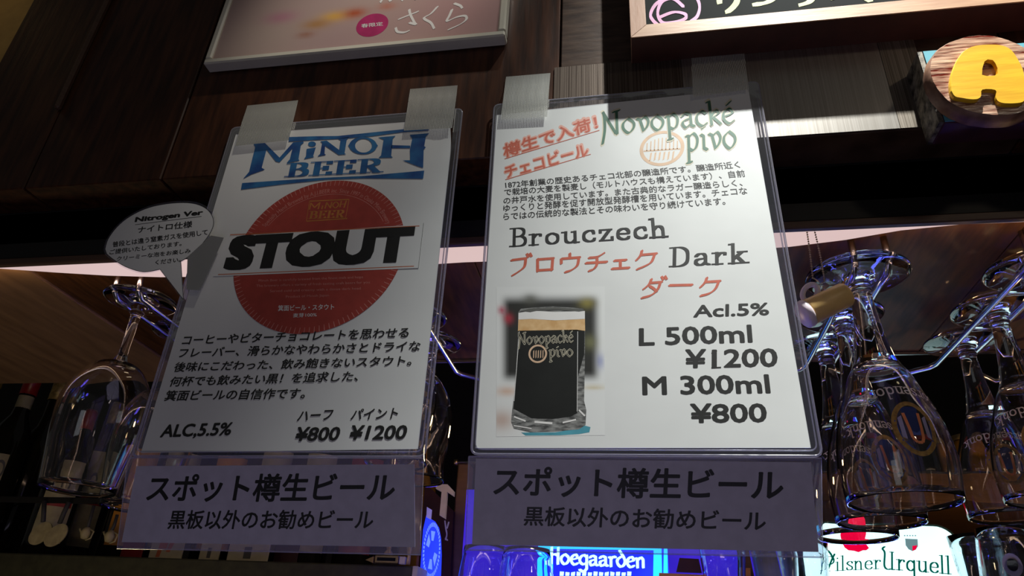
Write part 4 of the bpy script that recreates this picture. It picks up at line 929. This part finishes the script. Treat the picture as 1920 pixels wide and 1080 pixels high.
mb = MB(); mb.tube([A+d_*.10, A+d_*.13, A+d_*.5, A+d_*.95, A+d_*1.0], [.0098, .0104, .0101, .0098, .0085], 28); mb.obj('mug_body', M['charm_yellow'], kc, True)
mb = MB(); mb.tube([A-d_*.06, A-d_*.02, A+d_*.06, A+d_*.098], [.0090, .0110, .0112, .0106], 28); mb.obj('mug_top', M['charm_pale'], kc, True)
hc = at(1519, 549, cy0); e1 = (at(1538, 540, cy0)-hc); e2 = Vector((0, 0, 1)); e1.normalize()
mb = MB(); mb.tube([hc+e1*(.0066*math.cos(k*math.pi/10))+e2*(.0066*math.sin(k*math.pi/10)) for k in range(-7, 17)], .0021, 10); mb.obj('handle', M['charm_pale'], kc, True)

# ------------------------------------------------------------------ L. back bar, left side
SY = 1.05
zt = at(400, 1049, SY).z
xs0, xs1 = at(-200, 1030, SY).x, at(779, 1062, SY).x
sh = thing('back_shelf', 'dark olive shelf board along the bottom left of the back bar', 'shelf', ((xs0+xs1)/2, SY+.1, zt-.07))
MB().box((xs0, SY, zt-.075), (xs1-.0045, SY+.22, zt), .002).obj('shelf_board', M['olive'], sh)
MB().box((xs1-.004, SY-.001, zt-.075), (xs1+.004, SY+.22, zt), .001).obj('end_piece', M['card'], sh)
hr = thing('hook_rail', 'thin dark rail above the shelf holding the hanging tags', 'rail', (at(130, 940, SY-.02).x, SY-.02, at(130, 940, SY-.02).z))
MB().box((at(-120, 940, SY-.02).x, SY-.022, hr.location.z-.003), (at(226, 940, SY-.02).x, SY-.016, hr.location.z+.006), .001).obj('rail_bar', M['black_dull'], hr)
hp = Plane((0, SY-.026, 0), (0, -1, 0))
for nm, sx_, cx_, lab in (('a', (83, 940), (75, 1000), 'round beige leather tag hanging at the far left below the wine glass'), ('b', (132, 942), (107, 1004), 'round beige leather tag hanging second, overlapping the far left tag')):
    t = thing('round_tag', lab, 'tag', hp.P(*cx_), 'round beige tags hanging under the rack'); lf = 0.0 if nm == 'a' else .003
    c = hp.P(*cx_, lf); mb = MB(); mb.prism(disc_pts(c, Vector((.75, 0, .65)).normalized()*1.0, Vector((-.65, 0, .75)).normalized(), .0200, .0150, 40), (0, .002, 0)); mb.obj('tag_disc', M['beige'], t)
    mb = MB(); mb.tube([hp.P(sx_[0], sx_[1], lf), hp.P((sx_[0]+cx_[0])/2+3, 962, lf), hp.P(cx_[0]+5, cx_[1]-22, lf-.001)], .0035, 8); mb.obj('strap', M['strap'], t, True)
for sx_, cx_, lab in (((176, 948), (161, 1000), 'small silver teapot shaped charm hanging third from the left'), ((220, 965), (206, 1006), 'small silver teapot shaped charm hanging beside the STOUT name card')):
    t = thing('metal_charm', lab, 'charm', hp.P(*cx_), 'silver charms hanging under the rack'); c = hp.P(*cx_)
    mb = MB(); mb.lathe([(0, -.009), (.005, -.008), (.008, 0), (.006, .006), (.003, .009), (0, .010)], c, 20); b1 = mb.obj('charm_body', M['beige'], t, True)
    mb = MB(); mb.tube([c+Vector((.006, 0, .006)), c+Vector((.013, 0, .003)), c+Vector((.011, 0, -.007)), c+Vector((.003, 0, -.010))], .0012, 8); mb.obj('handle', M['beige'], t, True)
    mb = MB(); mb.tube([c+Vector((-.005, 0, -.002)), c+Vector((-.011, 0, .004)), c+Vector((-.013, 0, .007))], .0017, 8); mb.obj('spout', M['beige'], t, True)
    mb = MB(); mb.tube([c+Vector((0, 0, .009)), hp.P(cx_[0]+8, (sx_[1]+cx_[1])/2), hp.P(*sx_)], .0025, 8); mb.obj('strap', M['strap'], t, True)
# small cards standing on the shelf
def card(name, label, cat, px0, px1, ytop, Yc, m, fn=None):
    p0, p1 = at(px0, 1050, Yc), at(px1, 1050, Yc); ztp = at((px0+px1)/2, ytop, Yc).z
    t = thing(name, label, cat, ((p0.x+p1.x)/2, Yc, zt)); MB().box((p0.x, Yc, zt), (p1.x, Yc+.003, ztp), .0006).obj('card_sheet', m, t)
    if fn: fn(t, p0.x, p1.x, Yc, ztp)
    return t
def ph(t, x0, x1, Y, z): 
    mb = MB(); w_ = x1-x0; h_ = z-zt
    for k, (a, b_, c_, d_) in enumerate(((.22, .1, .42, .7), (.5, .25, .8, .85), (.38, .3, .55, .95))): mb.add([(x0+w_*a, Y-.0004-k*.0002, zt+h_*b_), (x0+w_*(a+.12), Y-.0004-k*.0002, zt+h_*b_), (x0+w_*c_, Y-.0004-k*.0002, zt+h_*d_), (x0+w_*(c_-.14), Y-.0004-k*.0002, zt+h_*d_)], [(0, 1, 2, 3)])
    mb.obj('picture_print', M['orange_ink'], t)
def dk(t, x0, x1, Y, z):
    w_ = x1-x0; h_ = z-zt; MB().box((x0+w_*.40, Y-.0006, zt+h_*.15), (x0+w_*.58, Y-.0001, zt+h_*.5)).obj('dark_print', M['label_grey'], t)
card('photo_card', 'white card with orange and red picture standing below the STOUT name card', 'card', 276, 338, 985, 1.09, M['card'], ph)
card('small_card', 'small plain white card with a dark dot beside the picture card', 'card', 371, 408, 1000, 1.09, M['card'], dk)
card('price_card', 'wide cream card with dark corner print below the middle of the STOUT name card', 'card', 424, 501, 995, 1.09, M['card'], dk)
card('red_box', 'dark red box low behind the left corner of the STOUT name card', 'box', 222, 262, 985, 1.12, M['cap_red'])
t = card('pennant', 'dim purple pennant card right of the cream price card', 'card', 512, 556, 990, 1.13, M['maroon'])
# small gadget with a screen and pointed end
gY = 1.04; t = thing('arrow_lighter', 'gilt trinket with dark window and pointed end on the shelf', 'trinket', (at(728, 1050, gY).x, gY, zt))
def gx(x_, y_): p = at(x_, y_, gY); return (p.x, p.z)
(x0, z0), (x1, z1_) = gx(700, 1064), gx(747, 1044); z0 = zt+.001
MB().box((x0, gY, z0), (x1, gY+.012, z1_+.002), .0012).obj('case', M['brass'], t)
MB().box((x0+.004, gY-.0006, z0+.0035), (x1-.004, gY+.001, z1_-.0015)).obj('screen', M['chalk_black'], t)
xm = x0-.016; mb = MB(); zc_ = (z0+z1_)/2; hh = (z1_-z0)*.45
mb.add([(xm, gY+.006, zc_), (x0-.002, gY, zc_-hh), (x0-.002, gY+.012, zc_-hh), (x0-.002, gY+.012, zc_+hh), (x0-.002, gY, zc_+hh)], [(0, 1, 2), (0, 2, 3), (0, 3, 4), (0, 4, 1), (1, 4, 3, 2)]); mb.obj('point', M['cap_gold'], t)
MB().box((x1+.0015, gY, z0), (x1+.010, gY+.010, z1_+.001), .001).obj('end_block', M['card'], t)
mb = MB(); mb.tube([(x1+.014, gY+.005, z0), (x1+.014, gY+.005, z1_+.002), (x1+.013, gY+.005, z1_+.014)], [.003, .0025, .0035], 12); mb.obj('knob', M['cap_gold'], t, True)
mb = MB(); mb.lathe([(.006, 0), (.006, .004), (.003, .008), (.004, .012), (0, .014)], ((x0+x1)/2, gY+.006, z1_+.002), 16); mb.obj('finial', M['cap_gold'], t, True)

# bottles
def bottle(label, px, ptop, Yb, r, m, cap, capm, lab=None, ztop=None, base=None, neck_lab=None, name='bottle', group='bottles on the back bar'):
    p = at(px, ptop, Yb); H = p.z-zt if base is None else p.z-base; zb = zt if base is None else base
    t = thing(name, label, 'bottle', (p.x, Yb, zb), group); L = (p.x, Yb, zb)
    pr_ = [(0, 0), (r*.92, 0), (r, .004), (r, H*.55), (r*.9, H*.63), (r*.45, H*.72), (r*.36, H*.78), (r*.36, H*.985), (r*.30, H*.99), (0, H*.99)]
    mb = MB(); mb.lathe(pr_, L, 28); mb.obj('bottle_glass', m, t, True)
    mb = MB(); mb.lathe([(r*.40, H*(1-cap)), (r*.42, H*(1-cap)), (r*.42, H*.985), (r*.38, H), (0, H)], L, 24); mb.obj('foil_cap', capm, t, True)
    if lab:
        z0_, z1__, lm, wd = lab; mb = MB(); n = 14; ctr = math.atan2(-Yb, -p.x)
        V = [Vector(L)+Vector(((r+.0006)*math.cos(ctr+wd*(k/n-.5)), (r+.0006)*math.sin(ctr+wd*(k/n-.5)), H*z)) for k in range(n+1) for z in (z0_, z1__)]
        mb.add(V, [(2*k, 2*k+1, 2*k+3, 2*k+2) for k in range(n)]); l_ = mb.obj('label', lm, t, True)
        mb = MB(); n = 16; zz = H*(z0_+z1__)/2; 
        P_ = [Vector(L)+Vector(((r+.0012)*math.cos(ctr+.25*math.cos(k*2*math.pi/n)), (r+.0012)*math.sin(ctr+.25*math.cos(k*2*math.pi/n)), zz+H*.10+H*.05*math.sin(k*2*math.pi/n))) for k in range(n)]
        mb.poly(P_); mb.obj('label_portrait', M['label_grey'], l_)
        mb = MB(); V = [Vector(L)+Vector(((r+.0013)*math.cos(ctr+wd*(k/8-.5)*.9), (r+.0013)*math.sin(ctr+wd*(k/8-.5)*.9), zz-H*.02+H*z)) for k in range(9) for z in (-.02, .02)]
        mb.add(V, [(2*k, 2*k+1, 2*k+3, 2*k+2) for k in range(8)]); mb.obj('label_band', M['cap_red'], l_)
    if neck_lab:
        mb = MB(); mb.lathe([(r*.37+.0006, H*neck_lab[0]), (r*.37+.0006, H*neck_lab[1])], L, 20); mb.obj('neck_label', neck_lab[2], t, True)
    return t
bottle('dark bottle with gold foil and orange neck seal at the left edge', 14, 655, 1.20, .040, M['bottle_dark'], .20, M['cap_gold'], (.2, .5, M['label_cream'], 1.4), neck_lab=(.70, .86, M['label_orange']))
bottle('dark bottle with red foil cap near the left edge', 72, 690, 1.16, .036, M['bottle_dark'], .16, M['cap_red'], (.14, .5, M['label_cream'], .5), neck_lab=(.70, .83, M['label_cream']))
bottle('dark bottle with gold capsule seen left of the hanging wine glass', 118, 715, 1.24, .036, M['bottle_dark'], .12, M['cap_gold'], None)
bottle('clear bottle with cream and red portrait label behind the wine glass', 168, 770, 1.14, .034, M['bottle_dark'], .14, M['cap_red'], (.10, .62, M['label_cream'], 1.5))
bottle('bottle with cream figure label behind the right side of the wine glass', 228, 760, 1.215, .034, M['bottle_dark'], .14, M['cap_gold'], (.10, .66, M['label_cream'], 1.3))
for k, (px, lab, cm, lm) in enumerate(((300, 'yellow', 'cap_gold', 'label_orange'), (372, 'cream', 'cap_red', 'label_cream'), (455, 'orange', 'cap_gold', 'label_orange'), (540, 'cream', 'cap_gold', 'label_cream'), (620, 'cream', 'cap_red', 'label_cream'), (700, 'red', 'cap_red', 'cap_red'))):
    bottle('dark bottle with %s label, %s hidden behind the STOUT poster and its name card' % (lab, ('first', 'second', 'third', 'fourth', 'fifth', 'sixth')[k]), px, 770+8*(k % 3), 1.17, .034, M['bottle_dark'], .14, M[cm], (.10, .70, M[lm], 1.6))
bottle('amber spirit bottle showing between the two posters', 806, 770, 1.32, .030, M['bottle_amber'], .10, M['cap_gold'], None, base=1.50)
ssh = thing('side_shelf', 'small dark shelf carrying the amber bottle between the posters', 'shelf', (-.33, 1.38, 1.47))
MB().box((-.45, 1.28, 1.47), (-.24, 1.48, 1.4995), .002).obj('shelf_board', M['shelf_brown'], ssh)

# blue lit round advert leaning, maroon board
aY = .99
ad = thing('lit_advert', 'narrow maroon board with blue lit wheel emblem between the posters', 'sign', at(818, 1100, aY))
ap = Plane((0, aY, 0), (-.35, -1, 0))
mb = MB(); mb.prism([ap.P(*p) for p in ((797, 905), (850, 958), (842, 1140), (778, 1140))], (0, .01, 0)); mb.obj('maroon_board', M['maroon'], ad)
Zq = (720, 800); sq = 4.154
mb = MB(); pxpoly(mb, ap, [(330, 690), (360, 715), (400, 740), (430, 790), (445, 870), (450, 1000), (445, 1150), (430, 1350), (270, 1350), (285, 1080), (305, 800)], .0006, Zq, sq); mb.obj('lit_face', M['blue_lit'], ad)
mb = MB(); pxpoly(mb, ap, [(335, 625), (375, 650), (368, 725), (330, 705)], .0008, Zq, sq)
mb.obj('white_square', mat('pale_lilac_print', (.5, .4, .7), .5, emit=(.35, .3, .9), estr=.35), ad)
mb = MB(); c = ap.P(Zq[0]+372/sq, Zq[1]+960/sq, .0010); u = ap.P(Zq[0]+440/sq, Zq[1]+960/sq, .0010)-c; v = ap.P(Zq[0]+385/sq, Zq[1]+745/sq, .0010)-c
n = 40
for k in range(n):
    a0_ = 2*math.pi*k/n; a1_ = a0_+2*math.pi/n*.65
    mb.add([c+u*math.cos(a)*r+v*math.sin(a)*r for a, r in ((a0_, .84), (a1_, .84), (a1_, 1.0), (a0_, 1.0))], [(0, 1, 2, 3)])
for k in (1, 2, 4, 5):
    a0_ = k*math.pi/3+.1; a1_ = a0_+.7; mb.add([c+u*math.cos(a)*r+v*math.sin(a)*r for a, r in ((a0_, .35), (a1_, .35), (a1_, .72), (a0_, .72))], [(0, 1, 2, 3)])
mb.obj('wheel_emblem', M['blue_lit2'], ad)
mb = MB(); pxpen(mb, ap, ['~475,735 482,790 490,840 480,880', '505,745 492,790', '480,870 495,885'], (5, 0), 4, .0008, Zq, sq); mb.obj('antler_mark', M['white_ink'], ad)

# upright post, metal rod, white bracket
pyq = 1.10
t = thing('wooden_post', 'brown wooden post standing between the two posters', 'post', at(862, 1100, pyq))
x0, x1 = at(849, 980, pyq).x, at(872, 980, pyq).x; MB().box((x0, pyq, 1.30), (x1, pyq+.03, at(862, 868, pyq).z), .002).obj('post_beam', M['shelf_brown'], t)
t = thing('metal_rod', 'thin steel rod with a small knuckle fixed to the top of the post', 'rod', at(870, 866, pyq-.02))
MB().tube([at(856, 867, pyq-.006), at(1000, 868, pyq-.006)], .0022, 8).obj('rod', M['chrome'], t, True)
MB().tube([at(852, 867, pyq-.006), at(858, 867, pyq-.006)], .005, 10).obj('knuckle', M['brass'], t, True)
t = thing('cream_bracket', 'cream angle bracket left of the wooden post', 'bracket', at(835, 970, 1.06)); bp_ = Plane((0, 1.06, 0), (0, -1, 0))
mb = MB(); mb.prism([bp_.P(*p) for p in ((817, 908), (839, 908), (851, 921), (850, 930), (838, 922), (834, 972), (824, 966), (828, 922), (817, 916))], (0, .008, 0)); mb.obj('bracket_angle', M['cream'], t)

# ------------------------------------------------------------------ M. back bar, right side
def shelfbox(name, label, x0, x1, y0, y1, z0, z1_, m):
    t = thing(name, label, 'shelf', ((x0+x1)/2, (y0+y1)/2, z0)); MB().box((x0, y0, z0), (x1, y1, z1_), .002).obj('shelf_board', m, t)
    MB().box((x0, y0-.003, z1_-.004), (x1, y0-.0005, z1_-.0005)).obj('shelf_edge', M['chrome'], t); return t
CZ = 1.42
ct = thing('back_counter', 'wooden counter of the back bar under the lit signs', 'counter', (.3, 1.15, CZ-.04))
MB().box((-.20, .92, CZ-.04), (1.2, 1.74, CZ), .003).obj('counter_board', M['shelf_brown'], ct)
z885 = at(1760, 884, 1.30).z
shelfbox('upper_shelf', 'brown wooden shelf with steel edge seen through the goblets', -.05, .95, 1.30, 1.60, z885-.052, z885, M['shelf_brown'])
# things on that shelf: dim jars
for k, px in enumerate((1640, 1700, 1765, 1830, 1890)):
    p = at(px, 884, 1.36); t = thing('glass_jar', 'dim brown jar on the upper shelf, %s from the left' % ('first', 'second', 'third', 'fourth', 'fifth')[k], 'jar', (p.x, 1.37, z885), 'jars on the upper shelf')
    mb = MB(); mb.lathe([(0, 0), (.024, 0), (.026, .004), (.026, .055), (.020, .068), (.020, .072), (0, .072)], (p.x, 1.37, z885), 22); mb.obj('jar_body', M['bottle_amber'] if k % 2 else M['bottle_dark'], t, True)
    mb = MB(); mb.lathe([(.022, .0724), (.022, .082), (0, .084)], (p.x, 1.37, z885), 22); mb.obj('lid', M['cap_gold'] if k % 2 else M['cap_red'], t, True)

# lightbox
lb = Plane((0, 1.1192, 0), (0, -1, 0)); Z7 = (1520, 960); s7 = 4.8
tb = thing('lightbox_sign', 'bright white lightbox beer sign with red seal and green lettering', 'sign', lb.P(1670, 1100)-Vector((0, 0, .0)))
P0 = lb.P(1535, 989); P1 = lb.P(1808, 1080); X0 = lb.P(1500, 1000).x; X1 = lb.P(1811, 1075).x; ZT = lb.P(1720, 986).z; ZB = CZ+.002
def rrect(x0, x1, z0, z1__, r, Y, n=8):
    out = []
    for cx, cz, a0_ in ((x1-r, z1__-r, 0), (x0+r, z1__-r, 90), (x0+r, z0+r, 180), (x1-r, z0+r, 270)):
        for k in range(n+1): a = math.radians(a0_+90*k/n); out.append(Vector((cx+r*math.cos(a), Y, cz+r*math.sin(a))))
    return out
mb = MB(); mb.prism(rrect(X0-.003, X1+.003, ZB, ZT+.003, .030, 1.121), (0, .05, 0)); mb.obj('box_rim', M['box_frame'], tb)
mb = MB(); mb.poly(rrect(X0, X1, ZB+.003, ZT, .028, 1.1196)); mb.obj('lit_face', M['box_white'], tb)
mb = MB(); pxpoly(mb, lb, [(290, 60), (330, 15), (400, 0), (460, 15), (490, 70), (495, 110), (510, 150), (505, 200), (495, 240), (500, 290), (525, 325), (500, 345), (470, 345), (430, 362), (390, 350), (340, 345), (305, 320), (290, 290), (262, 265), (250, 205), (262, 180), (245, 150), (262, 120)], .0006, Z7, s7); mb.obj('red_seal', M['box_red'], tb)
mb = MB(); pen_text(mb, SL, 'Urquell', (.052, 0), .020, lb, (640, 512), (1270, 562), (640, 350), .0007, Z7, s7)
pen_text(mb, SL, 'Pilsner', (.045, 0), .016, lb, (130, 535), (640, 512), (130, 400), .0007, Z7, s7)
pxpen(mb, lb, ['~110,340 150,345 185,385 200,430', '~140,560 190,430 215,380'], (7, 0), 5, .0007, Z7, s7); mb.obj('green_lettering', M['box_green'], tb)
mb = MB(); pxpoly(mb, lb, [(850, 240), (962, 245), (965, 310), (945, 340), (915, 352), (880, 335), (855, 300)], .0006, Z7, s7)
for k in range(5): pxpoly(mb, lb, [(840+k*24, 208), (852+k*24, 208), (852+k*24, 218), (840+k*24, 218)], .0006, Z7, s7)
mb.obj('grey_shield', M['box_grey'], tb)
mb = MB(); pxpoly(mb, lb, [(915, 305), (960, 300), (945, 338), (915, 350)], .0010, Z7, s7); mb.obj('shield_corner', M['box_red'], tb)

# blue neon sign
np_ = Plane((0, 1.10, 0), (0, -1, 0)); Zh = (860, 1000); sh_ = 4.571
tn = thing('neon_sign', 'blue glowing acrylic sign with pale lettering under the dark beer name card', 'sign', np_.P(1120, 1100))
mb = MB(); mb.prism([np_.P(*p) for p in ((1002, 1008), (1250, 1010), (1262, 1170), (990, 1170))], (0, .012, 0)); mb.obj('acrylic_panel', M['blue_lit'], tn)
mb = MB()
for a, b_, c_ in ((1005, 1010, 16), (1028, 1005, 8), (1226, 1016, 14), (1245, 1010, 6)):
    pxpoly(mb, np_, [(a, 1008), (a+c_, 1008), (a+c_+3, 1168), (a-3, 1168)], .002)
pxpoly(mb, np_, [(1012, 1004), (1238, 1008), (1236, 1032), (1020, 1029)], .0024); mb.obj('lit_edges', M['cyan_glow'], tn)
mb = MB(); pen_text(mb, BL_, 'Hoegaarden', (.075, .02), .045, np_, (780, 262), (1600, 300), (785, 120), .0040, Zh, sh_)
for k in range(13): pxpoly(mb, np_, [(870+k*48, 330+(k % 3)*4), (905+k*48, 332+(k % 2)*6), (902+k*48, 366), (868+k*48, 366)], .0040, Zh, sh_)
mb.obj('lit_lettering', M['white_glow'], tn)
tp = thing('blue_panel', 'violet blue lit acrylic panel behind the left edge of the dark beer name card', 'panel', at(880, 1100, 1.04))
mb = MB(); pb2 = Plane((0, 1.045, 0), (0, -1, 0)); mb.prism([pb2.P(*p) for p in ((875, 918), (892, 918), (1008, 1000), (1008, 1165), (858, 1165))], (0, .006, 0)); mb.obj('acrylic_panel', M['blue_violet'], tp)
tp = thing('blue_panel', 'violet blue lit acrylic panel behind the lower right of the dark beer name card', 'panel', at(1320, 1100, 1.15))
mb = MB(); pb3 = Plane((0, 1.155, 0), (0, -1, 0)); mb.prism([pb3.P(*p) for p in ((1252, 1000), (1387, 1004), (1392, 1165), (1252, 1165))], (0, .006, 0)); mb.obj('acrylic_panel', M['blue_violet'], tp)
t = thing('menu_holder', 'dark maroon panel with tan top edge below the dark beer name card', 'holder', at(1280, 1100, 1.06)); pm = Plane((0, 1.06, 0), (0, -1, 0))
mb = MB(); mb.prism([pm.P(*p) for p in ((1274, 1046), (1310, 1048), (1316, 1074), (1268, 1072))], (0, .006, 0)); mb.obj('maroon_panel', M['maroon'], t)
mb = MB(); mb.prism([pm.P(*p) for p in ((1236, 1074), (1322, 1078), (1326, 1120), (1232, 1120))], (0, .006, 0)); mb.obj('tan_top', M['orange_wood'], t)
t = thing('wooden_post', 'brown wooden post right of the violet panel with pale peg', 'post', at(1405, 1100, 1.16)); pq = Plane((0, 1.16, 0), (0, -1, 0))
mb = MB(); mb.prism([pq.P(*p) for p in ((1388, 990), (1424, 992), (1426, 1160), (1388, 1160))], (0, .02, 0)); mb.obj('post_beam', M['shelf_brown'], t)
mb = MB(); mb.prism([pq.P(*p, .006) for p in ((1394, 1066), (1406, 1066), (1408, 1110), (1396, 1110))], (0, .006, 0)); mb.obj('peg', M['orange_wood'], t)
# upright glasses standing on the counter
def upright(label, px, ytop, Y, prof, m='glass_blue', crest=False, name='upright_glass', fill=None):
    p = at(px, ytop, Y); H = p.z-CZ; t = thing(name, label, 'glass', (p.x, Y, CZ), 'upright glasses on the back counter'); L = (p.x, Y, CZ)
    P_ = [(r, H*h) for r, h in dens(prof, 3)]; inn = [(max(r-.0014, .0), z) for r, z in P_ if z > H*.30 and r > .004][::-1]
    mb = MB(); mb.lathe([(0, 0)]+P_+inn+[(0, inn[-1][1])], L, 40); b1 = mb.obj('glass_body', M[m], t, True)
    if fill:
        f_ = [(max(r-.002, .0005), z) for r, z in P_ if z > H*.34 and z < H*.995]
        mb = MB(); mb.lathe([(0, f_[0][1])]+f_+[(0, f_[-1][1])], L, 32); mb.obj('folded_napkin', fill, t, True)
    if crest:
        a = math.atan2(-Y, -p.x); r = interp([(q_[0], q_[1]) for q_ in P_], H*.80)+.0006
        mb = MB(); mb.poly([Vector(L)+Vector((r*math.cos(a+.28*math.cos(k*.4)), r*math.sin(a+.28*math.cos(k*.4)), H*.78+.013*math.sin(k*.4))) for k in range(16)]); mb.obj('crest', M['label_cream'], b1)
        mb = MB(); mb.poly([Vector(L)+Vector(((r+.0005)*math.cos(a+.15*math.cos(k*.4)), (r+.0005)*math.sin(a+.15*math.cos(k*.4)), H*.78+.007*math.sin(k*.4))) for k in range(16)]); mb.obj('crest_figure', M['bottle_dark'], b1)
TUL = [(.030, .0), (.030, .02), (.006, .06), (.005, .28), (.012, .34), (.034, .55), (.036, .75), (.030, 1.0)]
FLU = [(.028, .0), (.028, .03), (.010, .08), (.010, .2), (.018, .35), (.026, .7), (.032, 1.0)]
upright('round tulip glass standing behind the lower left of the dark beer name card', 912, 1026, 1.00, TUL)
upright('blue tinted tulip glass standing left of the glowing blue sign', 988, 1030, 0.95, TUL)
upright('tall flared glass standing in front of the violet panel', 1352, 1010, 1.04, FLU)
upright('tall glass holding a folded cream napkin', 1448, 1022, 1.05, FLU, fill=M['card'])
upright('tall flared glass at the left edge of the white lightbox', 1500, 1015, 0.97, FLU)
upright('narrow blue edged glass just right of the white lightbox', 1826, 1006, 1.06, FLU)
upright('tulip glass with brown crest at the bottom right corner', 1880, 992, 0.98, TUL, crest=True)
